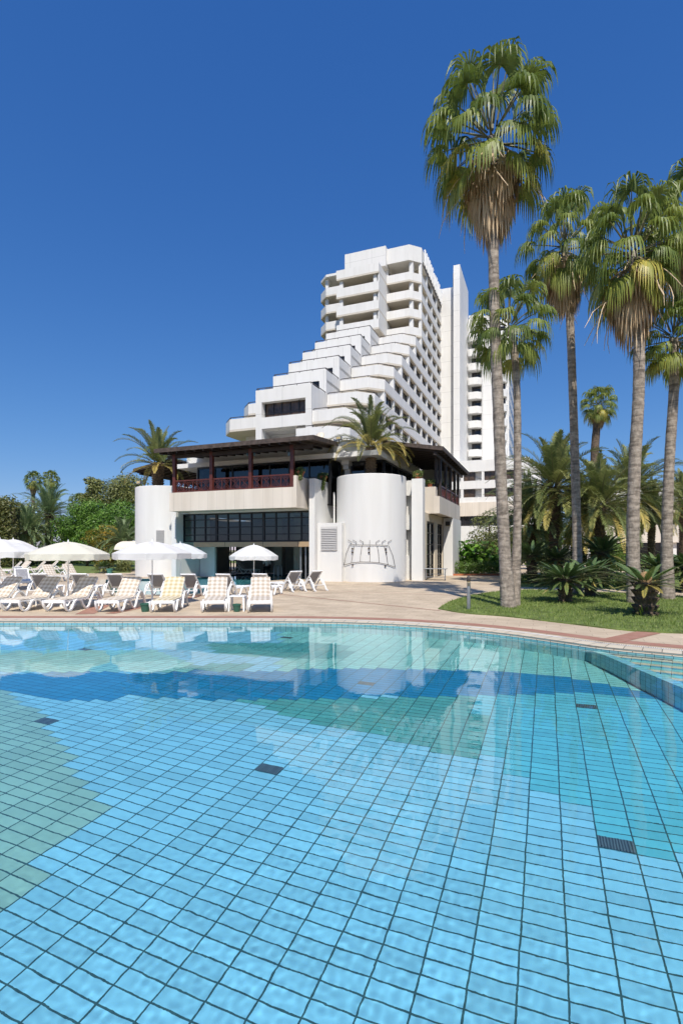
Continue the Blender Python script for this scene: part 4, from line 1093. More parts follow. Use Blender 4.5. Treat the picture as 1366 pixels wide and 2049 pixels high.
def smooth_line3(pts, n):
    out = []
    for i in range(len(pts)-1):
        p0, p1, p2, p3 = pts[max(i-1,0)], pts[i], pts[i+1], pts[min(i+2,len(pts)-1)]
        for k in range(n):
            t = k/n
            out.append(tuple(.5*((2*p1[j])+(-p0[j]+p2[j])*t+(2*p0[j]-5*p1[j]+4*p2[j]-p3[j])*t*t+(-p0[j]+3*p1[j]-3*p2[j]+p3[j])*t**3) for j in range(3)))
    return out+[tuple(pts[-1])]
FANS = [fan_crown(40,1), fan_crown(36,2), fan_crown(42,3)]
SKIRTS = [skirt_mesh(4,2.3,52), skirt_mesh(5,2.0,44)]
def fan_palm(Y, path, rad, label, crown=0, skirt=0, rz=0, cs=1.0, ss=1.0, ctop=None, bark='bark', group='tall fan palms'):
    """path: photo pixels along the trunk at distance Y, base first"""
    bx, by = xx(path[0][0],Y), Y
    o = thing('fan_palm', (bx,by,0), 0, label, 'palm tree', group)
    pts = [(xx(px,Y)-bx, .12*math.sin(i*1.3)*(i>0), max(-.1,zz(py,Y)) if i else -.1) for i,(px,py) in enumerate(path)]
    trunk_build(o, pts, rad, M[bark])
    top = Vector(pts[-1])
    c = bpy.data.objects.new('crown', FANS[crown]); C.objects.link(c); c.parent = o; c.location = top; c.rotation_euler.z = rz; c.scale = cs if hasattr(cs,'__len__') else (cs,)*3
    if skirt is not None:
        q = bpy.data.objects.new('dead_leaf_skirt', SKIRTS[skirt]); C.objects.link(q); q.parent = o; q.location = top-Vector((0,0,.25*ss)); q.rotation_euler.z = rz*1.7; q.scale = (ss,)*3
    return o
fan_palm(16.1, [(1017,1216),(1011,1100),(1002,940),(993,780),(986,600),(984,274)], [.25,.19,.175,.17,.165,.155,.15], 'tallest fan palm with a long brown skirt, leaning left beside the bollard lamp', 0, 0, .4, (1.24,1.24,1.26), 1.25)
fan_palm(16.55, [(1028,1214),(1036,1080),(1036,930),(1032,800),(1026,700),(1019,655)], [.19,.13,.118,.112,.108,.105], 'shorter fan palm with a slim trunk rising from the same foot as the tallest palm', 1, None, 1.2, .80)
fan_palm(21, [(1155,1189),(1156,1080),(1151,930),(1143,780),(1136,620),(1129,492)], [.22,.175,.165,.155,.15,.14], 'fan palm with a dark trunk standing behind the cycads, left of the thick grey trunk', 1, 1, 2.0, (1.0,1.0,1.15), 1.2)
fan_palm(17.3, [(1268,1208),(1269,1080),(1271,930),(1274,780),(1272,640),(1264,505)], [.235,.2,.187,.178,.168,.155], 'fan palm with a thick grey trunk behind the cycad with a brown cone', 2, 1, 3.1, (1.03,1.03,1.2), 1.25)
fan_palm(18.7, [(1335,1200),(1337,1080),(1340,930),(1344,780),(1343,680)], [.25,.19,.17,.162,.155], 'fan palm with its green crown at the right picture edge, lower than its neighbour', 0, None, 4.2, .82)
fan_palm(18.2, [(1420,1200),(1410,900),(1395,650),(1376,450)], [.3,.25,.22,.18], 'fan palm whose crown reaches in from the right picture edge, trunk out of view', 1, 1, 5.2, 1.05, 1.1)
fan_palm(46, [(1189,1142),(1188,1000),(1190,900),(1196,812)], [.34,.3,.34,.28], 'small distant fan palm with a shaggy trunk above the date palms', 2, 0, .9, .95, .8, bark='barkdk')
fan_palm(52, [(1118,1136),(1116,1000),(1115,915)], [.3,.28,.25], 'distant fan palm whose crown tops the dense date palm clump', 0, None, 1.9, .95, bark='barkdk')
fan_palm(92, [(66,1120),(66,1030),(67,962)], [.35,.3,.28], 'distant fan palm at the far left behind the date palm, taller one', 0, 1, 2.9, .95, 1.0, bark='barkdk')
fan_palm(95, [(103,1120),(103,1030),(102,960)], [.35,.3,.28], 'distant fan palm at the far left, right one of the pair behind the date palm', 2, 1, .3, .95, .8, bark='barkdk')
fan_palm(80, [(158,1120),(158,1050),(158,1010)], [.3,.28,.25], 'low distant fan palm behind the dense green garden trees', 1, None, .3, 1.0, bark='barkdk')
# ---------------- date palms: feather leaves
def feather(mb, o, d, L, droop, nl, ll, wid, tint, vee=.35, stiff=.5, base=.12, seg=9, tipd=.5, mi=0):
    d = d.normalized(); p = o.copy(); pts = [p.copy()]; dirs = [d.copy()]
    tw = U(-.25,.25)
    for i in range(seg):
        d = (d - UP*droop*(i+1)/seg/seg*2.0).normalized(); p = p + d*L/seg; pts.append(p.copy()); dirs.append(d.copy())
    mb.tube(pts, [max(.006,L*.008*(1-i/(seg+1))) for i in range(seg+1)], 4, 1, cap=False, tint=.7)
    for k in range(nl):
        f = base + (1-base)*(k+.5)/nl; x = f*seg; i = min(int(x),seg-1); fr = x-i
        q = pts[i].lerp(pts[i+1],fr); t = dirs[i].lerp(dirs[i+1],fr).normalized()
        sd = t.cross(UP); sd = sd.normalized() if sd.length > .08 else Vector((1,0,0)); up = sd.cross(t).normalized()
        a = R(62-34*f); l_ = ll*(.55+.45*math.sin(math.pi*min(1,.12+f*.9)))*(1 if f < .85 else 1-.5*(f-.85)/.15)
        for sg in (1,-1):
            v = (t*math.cos(a)+sd*sg*math.sin(a)+up*vee*U(.5,1.3)).normalized()
            l2 = l_*U(.85,1.1); m_ = q+v*l2*.5; v2 = (v-UP*tipd*U(.5,1.2)).normalized(); e = m_+v2*l2*.5
            n_ = v.cross(up); n_ = n_.normalized()*wid if n_.length > .1 else t*wid
            tt = min(1,max(0,tint+U(-.15,.15)))
            mb.add([tuple(q-n_*.5),tuple(q+n_*.5),tuple(m_+n_),tuple(m_-n_),tuple(e)], [(0,1,2,3),(3,2,4)], mi, tt)
def feather_crown(seed, nf, L, droop=1.25, nl=34, ll=.5, wid=.017, m='date', e0=85, e1=-35, old=.12, r0=.18, h=.6, vee=.35, tipd=.5, name='crown'):
    global VR; VR = random.Random(seed); mb = MB()
    for i in range(nf):
        f = i/(nf-1); el = R(e0+(e1-e0)*f**1.05)+U(-.12,.12); az = i*2.399963+U(-.25,.25)
        d = Vector((math.cos(az)*math.cos(el),math.sin(az)*math.cos(el),math.sin(el)))
        tint = .28+.25*U(-1,1) if f < 1-old else U(.65,1)
        feather(mb, Vector((math.cos(az)*r0,math.sin(az)*r0,h*(.5-f))), d, L*U(.85,1.08)*(.82+.25*math.sin(math.pi*f)), droop*U(.75,1.2), nl, ll, wid, tint, vee, tipd=tipd)
    return mb.mesh(name, [M[m], M['petiole']])
DATE = [feather_crown(21,78,3.7,1.25,42,.55,.026), feather_crown(22,72,3.5,1.4,42,.55,.026), feather_crown(23,76,3.8,1.2,40,.55,.028,m='dateg')]
ROOFC = [feather_crown(31,34,2.75,1.15,46,.40,.022,old=.2,r0=.14,h=.35,e1=-5), feather_crown(32,50,3.0,1.55,48,.42,.022,old=.35,r0=.15,h=.4,e1=2)]
def scaled_trunk(parent, h, r, m=None, z0=-.1):
    """trunk wrapped in diamond shaped leaf bases"""
    m = m or M['barkdk']; mb = MB(); mb.lathe([(r*.72,z0),(r*.75,h*.5),(r*.8,h)],14); 
    rows = max(4,int(h/.16)); na = 11
    for j in range(rows):
        for i in range(na):
            a = 2*math.pi*(i+.5*(j%2))/na; z = z0+.1+(h-z0)*j/rows; rr = r*(.9+.12*j/rows)
            ca, sa = math.cos(a), math.sin(a); w_ = r*.33
            mb.add([(ca*r*.72-sa*-w_*.0-sa*w_,sa*r*.72+ca*w_,z),(ca*r*.72+sa*w_,sa*r*.72-ca*w_,z),(ca*r*.70,sa*r*.70,z-.10),(ca*rr*1.12,sa*rr*1.12,z+.10),(ca*r*.7,sa*r*.7,z+.1)],[(2,1,3),(2,3,0),(1,4,3),(3,4,0)])
    return mb.build('trunk', m, parent)
M['diamond'] = mat('diamond_scaled_bark', (.21,.145,.085), .85, noise=.55, scale=14)
def date_palm(X, Y, ch, crown, label, rz, sc_=1.0, r=.32, mesh=None, z=0, m=None, group='date palms', dz=.0):
    o = thing('date_palm', (X,Y,z), 0, label, 'palm tree', group)
    scaled_trunk(o, ch, r, m)
    c = bpy.data.objects.new('crown', mesh or DATE[crown]); C.objects.link(c); c.parent = o; c.location = (0,0,ch+dz); c.rotation_euler.z = rz; c.scale = (sc_,)*3
    return o
def dpx(px, py, Y, crown, label, rz, sc_=1.0, **k): return date_palm(xx(px,Y), Y, zz(py,Y), crown, label, rz, sc_, **k)
dpx(1108,975,31,0,'date palm with the highest crown of the garden clump, beside the slim twin trunk',.3,1.0)
dpx(1200,1012,29,1,'yellowish date palm in the middle of the garden clump between two grey trunks',1.1,.92)
dpx(1262,985,34,0,'date palm of the garden clump behind the thick grey palm trunk',2.3,1.0)
dpx(1062,1050,33,2,'low date palm at the left end of the garden clump next to the round bush',3.0,.95)
dpx(1150,1035,35,1,'shaded date palm at the back of the garden clump',4.0,.9)
dpx(1302,1022,36,1,'small date palm with a bare slender trunk in front of the low flat building',5.0,.72,r=.26)
dpx(1365,1000,44,0,'date palm at the right picture edge behind the outermost trunk',.7,.8)
dpx(97,1030,58,2,'silvery green date palm on the left lawn in front of the fan palms',.2,1.05)
dpx(55,1062,55,2,'low silvery date palm beside the ivy covered wall',1.4,.8)
dpx(246,1085,44,2,'small date palm partly hidden by the left round wall',2.4,.62,r=.2)
# the two palms growing in the round roof planters
x_,y_ = W(cR[0]-.05,cR[1]+.1)
date_palm(x_,y_,2.15,0,'short date palm growing in the right round planter, drooping yellowish leaves',.5,1.0,r=.35,mesh=ROOFC[1],z=HC-.3,m=M['diamond'],group='palms in the round planters',dz=.05)
x_,y_ = W(cL[0]-.75,cL[1])
date_palm(x_,y_,2.1,0,'short date palm growing in the left round planter, upright leaves',1.9,1.12,r=.44,mesh=ROOFC[0],z=HC-.3,m=M['diamond'],group='palms in the round planters',dz=.05)
# ---------------- cycads
CYC = [feather_crown(41,96,1.0,.42,50,.10,.0085,'cycad',46,-18,.1,.08,.15,.12,.12), feather_crown(42,88,1.0,.6,50,.10,.0085,'cycad',55,-20,.22,.08,.15,.12,.12), feather_crown(43,44,1.0,.3,50,.10,.0085,'cycad',40,-10,.3,.12,.1,.12,.12)]
def cycad(px, py_base, crown, label, L, ch, r, rz, cone=False):
    X, Y = gp(px, py_base); o = thing('cycad', (X,Y,0), 0, label, 'cycad', 'cycads on the lawn')
    scaled_trunk(o, ch, r)
    if cone: 
        MB().lathe([(.0,.26),(.09,.23),(.15,.14),(.17,.03),(.14,-.06)],14,(0,0,ch+.03)).build('cone', mat('tan_cycad_cone',(.36,.22,.10),.9,noise=.4,scale=30,bump=1,bscale=45), o, smooth=True)
        rr = random.Random(2); f = MB()
        for i in range(60):   # dry leaf bases and small suckers at the foot
            a = rr.uniform(0,6.28); z = rr.uniform(.03,.2); q = Vector((math.cos(a)*r*.9,math.sin(a)*r*.9,z)); v = Vector((math.cos(a),math.sin(a),rr.uniform(-.2,1.2)))*rr.uniform(.12,.26)
            n_ = Vector((-math.sin(a),math.cos(a),0))*.02; f.add([tuple(q-n_),tuple(q+n_),tuple(q+v)],[(0,1,2)],0,rr.random())
        f.build('suckers', M['hedge'], o)
    c = bpy.data.objects.new('crown', CYC[crown]); C.objects.link(c); c.parent = o; c.location = (0,0,ch-.02); c.rotation_euler.z = rz; c.scale = (L,L,L*.85)
    return o
cycad(1130,1206,0,'dark green cycad on the lawn near the twin palm trunks',1.22,.82,.25,.3)
cycad(1290,1232,2,'cycad with a tan cone and yellowing leaves on the near lawn',1.18,.92,.34,1.3,True)
cycad(1180,1194,0,'shaded cycad right behind the dark green lawn cycad',1.3,.85,.24,2.2)
cycad(1064,1168,1,'cycad with yellow lower leaves right of the twin palm trunks',1.5,1.5,.3,3.3)
cycad(1114,1172,0,'tall cycad left of the dark palm trunk',1.35,1.35,.28,4.3)
cycad(1204,1174,1,'high cycad with a yellow ring of old leaves between two grey trunks',1.75,1.65,.32,5.2)
cycad(1318,1182,0,'cycad behind the outermost grey trunk at right',1.45,.95,.26,.9)
cycad(1372,1184,0,'dark cycad at the right picture edge',1.5,1.0,.26,1.9)
cycad(1098,1152,0,'far cycad in the shade under the date palms',1.5,1.2,.26,2.9)
# ---------------- broadleaf foliage made of many small leaves
def foliage(name, blobs, n, size, m, parent, seed=1, shell=.55, flat=.0, squash=1.0):
    g = np.random.default_rng(seed); vol = np.array([b[3]*b[4]*b[5] for b in blobs])**.72; cnt = (vol/vol.sum()*n).astype(int)
    P, N, T = [], [], []
    for b, c in zip(blobs, cnt):
        v = g.normal(size=(c,3)); v /= np.linalg.norm(v,axis=1,keepdims=True)
        r = shell+(1-shell)*g.random(c)**.6; lump = 1+.16*np.sin(v[:,0]*5+b[0])*np.sin(v[:,1]*5+b[1]*2)+.12*np.sin(v[:,2]*7+b[2])
        q = v*(r*lump)[:,None]*np.array(b[3:6])+np.array(b[0:3])
        P.append(q); N.append(v); T.append(np.clip(.45+g.normal(0,.2,c)+g.normal(0,.1),0,1))
    P, N, T = np.concatenate(P), np.concatenate(N), np.concatenate(T); k = len(P)
    keep = P[:,2] > .03; P, N, T = P[keep], N[keep], T[keep]; k = len(P)
    nrm = N+g.normal(0,.55,(k,3))+np.array([0,0,.35]); nrm /= np.linalg.norm(nrm,axis=1,keepdims=True)
    a = np.cross(nrm,g.normal(size=(k,3))); a /= np.linalg.norm(a,axis=1,keepdims=True)+1e-9; b_ = np.cross(nrm,a)
    s = size*(.6+.8*g.random(k))[:,None]
    V = np.stack([P-a*s, P+b_*s*.42, P+a*s, P-b_*s*.42],1).reshape(-1,3)
    me = bpy.data.meshes.new(name); me.vertices.add(4*k); me.vertices.foreach_set('co',V.ravel())
    me.loops.add(4*k); me.loops.foreach_set('vertex_index',np.arange(4*k)); me.polygons.add(k)
    me.polygons.foreach_set('loop_start',np.arange(0,4*k,4)); me.polygons.foreach_set('loop_total',np.full(k,4))
    at = me.attributes.new('tint','FLOAT','FACE'); at.data.foreach_set('value',T.astype(np.float32))
    me.materials.append(m); me.update(calc_edges=True)
    o = bpy.data.objects.new(name, me); C.objects.link(o)
    if parent: o.parent = parent
    return o
def blobs_for(seed, n, rx, rz, z, r0):
    g = random.Random(seed); out = []
    for i in range(n):
        a = g.uniform(0,6.28); q = g.random()**.5; h = g.uniform(-.9,1)
        w_ = math.sqrt(max(.1,1-h*h)); k = g.uniform(.7,1.25)*r0
        out.append((math.cos(a)*rx*q*w_, math.sin(a)*rx*q*w_, z+h*rz, k, k, k*.8))
    return out
def tree(X, Y, H, rx, label, m, name='garden_tree', cat='tree', n=7000, nb=16, size=.16, seed=1, trunk=.16, low=.35, group='garden trees at the left', r0=None):
    o = thing(name, (X,Y,0), 0, label, cat, group)
    zc = H*(low+1)/2; rz = H*(1-low)/2
    B = blobs_for(seed, nb, rx*.75, rz*.78, zc, r0 or min(rx,rz)*.52)
    foliage('crown', B, n, size, m, o, seed)
    t = MB(); t.tube([(0,0,-.1),(.05,.03,H*.3),(0,.05,zc)],[trunk,trunk*.8,trunk*.4],8)
    g = random.Random(seed)
    for b in g.sample(B,min(7,len(B))): t.tube([(0,.03,H*g.uniform(.2,.45)),((b[0])*.5,b[1]*.5,(b[2]+H*.4)/2),b[:3]],[trunk*.5,trunk*.35,trunk*.12],6)
    t.build('trunk', M['barkdk'], o, smooth=True); return o
tree(xx(175,56),56,zz(1003,56),3.0,'dense bright green tree on the left lawn, left of its twin',M['leaf'],seed=1,n=16000,size=.12,low=.08,nb=22)
tree(xx(238,54),54,zz(1006,54),2.9,'dense bright green tree close to the left round wall',M['leaf'],seed=2,n=16000,size=.12,low=.08,nb=22)
tree(xx(255,80),80,zz(952,80),4.8,'large olive green tree rising behind the left round wall',M['olive'],seed=3,n=16000,low=.25,nb=20,size=.17)
tree(xx(184,78),78,zz(947,78),2.6,'sparse tree with a pointed dark top against the sky',M['olive'],seed=4,n=2600,low=.3,nb=15,size=.24,r0=1.0)
tree(xx(215,46),46,zz(1058,46),2.0,'yellow and orange leaved bush tree before the left round wall',M['yellow'],seed=5,n=4500,low=.12,nb=14,size=.13)
tree(xx(22,62),62,zz(992,62),4.0,'dark green tree behind the ivy wall at far left',M['olive'],seed=6,n=5000,low=.1,nb=16,size=.2)
tree(xx(-60,66),66,zz(985,66),4.5,'dark tree just outside the left picture edge',M['olive'],seed=16,n=3000,low=.1,nb=16,size=.2)
tree(xx(130,72),72,zz(1035,72),4.5,'low dark tree filling the gap behind the date palm',M['leaf'],seed=7,n=5000,low=.02,nb=16,size=.2)
tree(xx(976,44),44,zz(1022,44),1.9,'round clipped olive bush beside the pavilion end',M['olive'],'round_bush','bush',n=6000,seed=8,low=.05,nb=14,size=.10,group='shrubs beside the pavilion')
tree(xx(1010,46),46,zz(1050,46),1.9,'dull green bush behind the twin palm trunks',M['olive'],'round_bush','bush',n=3500,seed=9,low=.02,nb=12,size=.11,group='shrubs beside the pavilion')
tree(xx(1090,48),48,zz(1040,48),3.6,'dark shrub mass under the date palms',M['hedge'],'dark_shrub','bush',n=5000,seed=10,low=.0,nb=16,size=.15,group='shrubs beside the pavilion')
tree(xx(1225,45),45,zz(1075,45),2.2,'dark shrub under the middle of the date palm clump',M['hedge'],'dark_shrub','bush',n=3500,seed=12,low=.0,nb=14,size=.13,group='shrubs beside the pavilion')
# ivy covered wall far left
o = thing('ivy_wall', (xx(5,52),52,0), 0, 'high wall smothered in brownish ivy at the left picture edge', 'ivy wall')
iw = zz(1008,52)
MB().box(-4,1.4,0,.6,0,iw-.4).build('wall', mat('dark_ivy_stems',(.05,.045,.02),.9,noise=.4), o)
foliage('ivy', [(x,-.1,z,1.0,.7,1.0) for x in np.arange(-4,1.6,.8) for z in np.arange(.6,iw,.9)]+[(x,0,iw-.2,.9,.8,.6) for x in np.arange(-4,1.6,.8)], 14000, .12, M['ivy'], o, 21)
# hedges and shrubs: one thing each
def hedge(x0, x1, Y, h, label, m='hedge', n=3000, d=.8, size=.06, name='clipped_hedge', cat='hedge'):
    o = thing(name, ((x0+x1)/2,Y,0), 0, label, cat, 'hedges along the lawns'); L = (x1-x0)/2
    B = [(x,y,z,.42,.42,.36) for x in np.arange(-L+.3,L,.5) for y in (-d/2+.3,d/2-.3) for z in np.arange(.25,h-.1,.4)]
    foliage('foliage', B, n, size, M[m], o, int(abs(x0)*10)+3, .7)
    t = MB()
    for x in np.arange(-L+.4,L,1.2): t.tube([(x,0,-.05),(x+.03,0,h*.7)],.03,5)
    t.build('stems', M['barkdk'], o); return o
hedge(xx(906,37),xx(1002,37),37,zz(1128,37),'clipped hedge with an orange curb beside the pavilion',n=7000,size=.05)
MBc = MB().box(xx(905,36.2),xx(1003,36.2),36.1,36.3,0,.12); tag(MBc.build('flowerbed_curb',M['terra']),'orange clay curb in front of the clipped hedge','curb')
for i,(px,py,lb) in enumerate([(925,1078,'bright green big leaved shrub next to the pavilion end wall'),(955,1082,'bright green big leaved shrub above the middle of the clipped hedge'),(988,1092,'bright green big leaved shrub left of the twin palm trunks')]):
    Y=39; o=thing('leafy_shrub',(xx(px,Y),Y,0),0,lb,'shrub','shrubs beside the pavilion'); h=zz(py,Y)
    g=random.Random(50+i); mb=MB(); VR=random.Random(60+i)
    for k in range(46):
        a=g.uniform(0,6.28); b0=Vector((math.cos(a)*g.uniform(0,.6),math.sin(a)*.5,0)); p_=b0+Vector((g.uniform(-.9,.9),g.uniform(-.7,.7),h*g.uniform(.35,.95)))
        el=g.uniform(-.2,1.1); az=g.uniform(0,6.28); v=Vector((math.cos(az)*math.cos(el),math.sin(az)*math.cos(el),math.sin(el))); L=g.uniform(.5,1.0); w_=L*.2
        sd=v.cross(UP).normalized(); q=[p_]; 
        for j in range(4): v=(v-UP*.28).normalized(); q.append(q[-1]+v*L/4)
        ws=[.03,w_,w_*1.05,w_*.7,.01]; vs=[]
        for c_,ww in zip(q,ws): vs+=[tuple(c_-sd*ww+UP*ww*.3),tuple(c_),tuple(c_+sd*ww+UP*ww*.3)]
        mb.add(vs,[(3*j,3*j+1,3*j+4,3*j+3) for j in range(4)]+[(3*j+1,3*j+2,3*j+5,3*j+4) for j in range(4)],0,g.random())
    mb.build('leaves',M['banana'],o)
    foliage('small_leaves',[(0,0,h*.45,1.0,.7,h*.45),(.5,.2,h*.35,.7,.6,h*.35)],900,.12,M['banana'],o,70+i,.3)
    MB().tube([(0,0,-.05),(0,0,h*.6)],.05,6).build('stem',M['barkdk'],o)
# left lawn hedges and flower beds
hedge(xx(-20,58),xx(75,58),58,zz(1105,58),'brownish low hedge behind the far loungers at left','ivy',3500,1.2,.11)
hedge(xx(75,66),xx(165,66),66,zz(1112,66),'dark low hedge with flowers along the far lawn edge','hedge',3500,1.2,.11)
hedge(xx(165,66),xx(250,66),66,zz(1108,66),'dark hedge along the far lawn near the yellow bush','hedge',3500,1.2,.11)
hedge(xx(235,42),xx(262,42),42,zz(1117,42),'dark bush at the foot of the left round wall','olive',1500,.9,.07,'low_bush','bush')
hedge(xx(1005,27.5),xx(1060,27.5),27.5,.75,'low pale shrubs behind the twin palm trunks','hedge',1800,.8,.05,'low_bush','bush')
hedge(xx(1230,24),xx(1300,24),24.6,.7,'low dark plants between the two right trunks','hedge',1800,.8,.05,'low_bush','bush')
hedge(xx(1075,29),xx(1180,29),29,1.1,'dark planting under the date palms behind the path','hedge',2600,1.0,.06,'low_bush','bush')
hedge(xx(1185,30),xx(1400,30),31,1.2,'dark planting in front of the low flat building','hedge',3600,1.0,.07,'low_bush','bush')
# ---------------- lawns
lawn_px = [(876,1219),(905,1203),(945,1192),(1000,1184),(1060,1181),(1140,1184),(1250,1188),(1420,1196),(1700,1200),(1700,1282),(1420,1270),(1268,1263.7),(1138,1249),(1008,1234),(930,1228)]
lawn = smooth_line([gp(*q) for q in lawn_px]+[gp(*lawn_px[0])],4)[:-1]
lm = mat('lawn_turf', (.14,.19,.045), .95, noise=.5, scale=2.2, bump=.6, bscale=60)
def lawn_sheet(nm, poly, z=.03):
    o = S(sheet(nm, [poly], z, lm)); b = MB(); n_ = len(poly)
    for i in range(n_):
        a, c = poly[i], poly[(i+1)%n_]; b.add([(*a,0),(*c,0),(*c,z),(*a,z)],[(0,1,2,3)])
    S(b.build(nm+'_edge', lm)); return o
lawn_sheet('near_lawn', lawn)
back = [gp(*q) for q in [(1005,1173),(1060,1175),(1140,1177),(1260,1180),(1420,1185),(1800,1190)]]+[(45,34),(45,37.5),(xx(1005,37.5),37.5)]
lawn_sheet('back_lawn', back)
left = [gp(*q) for q in [(-900,1150),(0,1147),(150,1147.5),(262,1146)]]+[(xx(262,46),46),(-12,84.5),(-74.5,84.5),(-74.5,gp(-900,1150)[1])]
lawn_sheet('left_lawn', left)
def blades(poly, n, h, w_, seed, nm):
    g = random.Random(seed); xs = [p[0] for p in poly]; ys = [p[1] for p in poly]; mb = MB(); k = 0
    while k < n:
        x, y = g.uniform(min(xs),max(xs)), g.uniform(min(ys),max(ys))
        if x > .66*y+1.2 or not inside((x,y),poly): k += .2; continue
        k += 1; a = g.uniform(0,6.28); hh = h*g.uniform(.5,1.3); l_ = hh*g.uniform(.1,.8)
        ca, sa = math.cos(a)*w_, math.sin(a)*w_; b = g.uniform(0,6.28)
        mb.add([(x-ca,y-sa,.02),(x+ca,y+sa,.02),(x+math.cos(b)*l_,y+math.sin(b)*l_,.02+hh)],[(0,1,2)],0,g.random())
    o = mb.build(nm, M['grass']); return tag(o, 'short green lawn grass between the cycads and palms', 'grass', kind='stuff')
M['grass'] = leafmat('grass_blade', [(.10,.165,.024),(.19,.27,.048),(.32,.35,.10)], .6, .25)
blades(lawn, 42000, .075, .008, 5, 'lawn_grass')
b_ = blades(back, 9000, .09, .014, 6, 'back_lawn_grass'); b_['label'] = 'green grass of the lawn strip behind the paved path'
# ================================================================ POOL FURNITURE
# gingham cushion cloth
def gingham(name, warm, base=(.78,.74,.66)):
    m, n, l, p = nodemat(name); p.inputs['Roughness'].default_value = .9
    tc = n.new('ShaderNodeUVMap'); sp = n.new('ShaderNodeSeparateXYZ'); l.new(tc.outputs[0], sp.inputs[0]); outs = []
    for ax, per in (('X',.15),('Y',.15)):
        a = n.new('ShaderNodeMath'); a.operation = 'DIVIDE'; a.inputs[1].default_value = per; l.new(sp.outputs[ax], a.inputs[0])
        f = n.new('ShaderNodeMath'); f.operation = 'PINGPONG'; f.inputs[1].default_value = .5; l.new(a.outputs[0], f.inputs[0])
        g = n.new('ShaderNodeMapRange'); g.inputs['From Min'].default_value = .21; g.inputs['From Max'].default_value = .29; l.new(f.outputs[0], g.inputs['Value']); outs.append(g)
    ad = n.new('ShaderNodeMath'); ad.operation = 'ADD'; l.new(outs[0].outputs[0], ad.inputs[0]); l.new(outs[1].outputs[0], ad.inputs[1])
    h = n.new('ShaderNodeMath'); h.operation = 'MULTIPLY'; h.inputs[1].default_value = .5; l.new(ad.outputs[0], h.inputs[0])
    r = n.new('ShaderNodeValToRGB'); r.color_ramp.elements[0].color = (*base,1); r.color_ramp.elements[1].color = (*warm,1); l.new(h.outputs[0], r.inputs['Fac']); l.new(r.outputs['Color'], p.inputs['Base Color'])
    return m
M['ging'] = gingham('beige_gingham_cloth', (.41,.335,.255), (.68,.625,.55)); M['gingy'] = gingham('yellowish_gingham_cloth', (.46,.37,.21), (.68,.62,.48))
def ribbon3(mb, pts, y, w, th, closed=False):
    """flat plastic side member: profile in x,z swept to width w about y"""
    k = len(pts); vs = []
    for i,(x,z) in enumerate(pts):
        a = pts[max(i-1,0)]; b = pts[min(i+1,k-1)]; d = Vector((b[0]-a[0],b[1]-a[1])).normalized(); nx, nz_ = -d.y*th/2, d.x*th/2
        vs += [(x+nx,y-w/2,z+nz_),(x+nx,y+w/2,z+nz_),(x-nx,y+w/2,z-nz_),(x-nx,y-w/2,z-nz_)]
    fs = [(4*i+j,4*i+(j+1)%4,4*i+4+(j+1)%4,4*i+4+j) for i in range(k-1) for j in range(4)]+[(3,2,1,0),(4*k-4,4*k-3,4*k-2,4*k-1)]
    mb.add(vs, fs)
def sm2(pts, n=5): return [(p[0],p[1]) for p in smooth_line([(a,b) for a,b in pts], n)]
BA = R(47); BX, BZ, BL = 1.12, .33, .76      # backrest hinge and length
LEGP = sm2([(-.02,.34),(.0,.20),(.10,.05),(.22,.035),(.33,.10),(.42,.25),(.55,.31),(.72,.28),(.84,.12),(.97,.025),(1.10,.07),(1.22,.25),(1.36,.43),(1.50,.49),(1.63,.42),(1.76,.22),(1.86,.06),(1.97,.03)])
def cushion(mb, prof, half, th, mi=0):
    """padded mat following a profile of (x,z,arc)"""
    k = len(prof); ny = 6; vs = []; top = []
    def nrm(i):
        a = prof[max(i-1,0)]; b = prof[min(i+1,k-1)]; d = Vector((b[0]-a[0],b[1]-a[1])).normalized(); return Vector((-d.y,d.x))
    for lay in (0,1):
        for i in range(k):
            n_ = nrm(i)
            for j in range(ny+1):
                y = -half+2*half*j/ny; e = 1-(abs(y)/half)**6*.55; t = th*(e if lay else .0)*(1 if 0 < i < k-1 else .5)
                vs.append((prof[i][0]+n_.x*t, y, prof[i][1]+n_.y*t))
    o = len(vs)//2; fs = []; uv = []
    for i in range(k-1):
        for j in range(ny):
            a = i*(ny+1)+j; q = [a,a+1,a+ny+2,a+ny+1]
            u = [(prof[i][2],-half+2*half*j/ny),(prof[i][2],-half+2*half*(j+1)/ny),(prof[i+1][2],-half+2*half*(j+1)/ny),(prof[i+1][2],-half+2*half*j/ny)]
            fs.append(tuple(v+o for v in q)); uv.append(u); fs.append(tuple(q[::-1])); uv.append(u[::-1])
    for i in range(k-1):
        for j in (0,ny):
            a = i*(ny+1)+j; q = (a,a+ny+1,a+ny+1+o,a+o); u = [(prof[i][2],0),(prof[i+1][2],0),(prof[i+1][2],.05),(prof[i][2],.05)]
            if j == 0: q, u = q[::-1], u[::-1]
            fs.append(q); uv.append(u)
    for i in (0,k-1):
        for j in range(ny):
            a = i*(ny+1)+j; q = (a,a+1,a+1+o,a+o); u = [(prof[i][2],-half+2*half*j/ny),(prof[i][2],-half+2*half*(j+1)/ny),(prof[i][2]+.05,-half+2*half*(j+1)/ny),(prof[i][2]+.05,-half+2*half*j/ny)]
            if i: q, u = q[::-1], u[::-1]
            fs.append(q); uv.append(u)
    mb.add(vs, fs, mi, .5, uv)
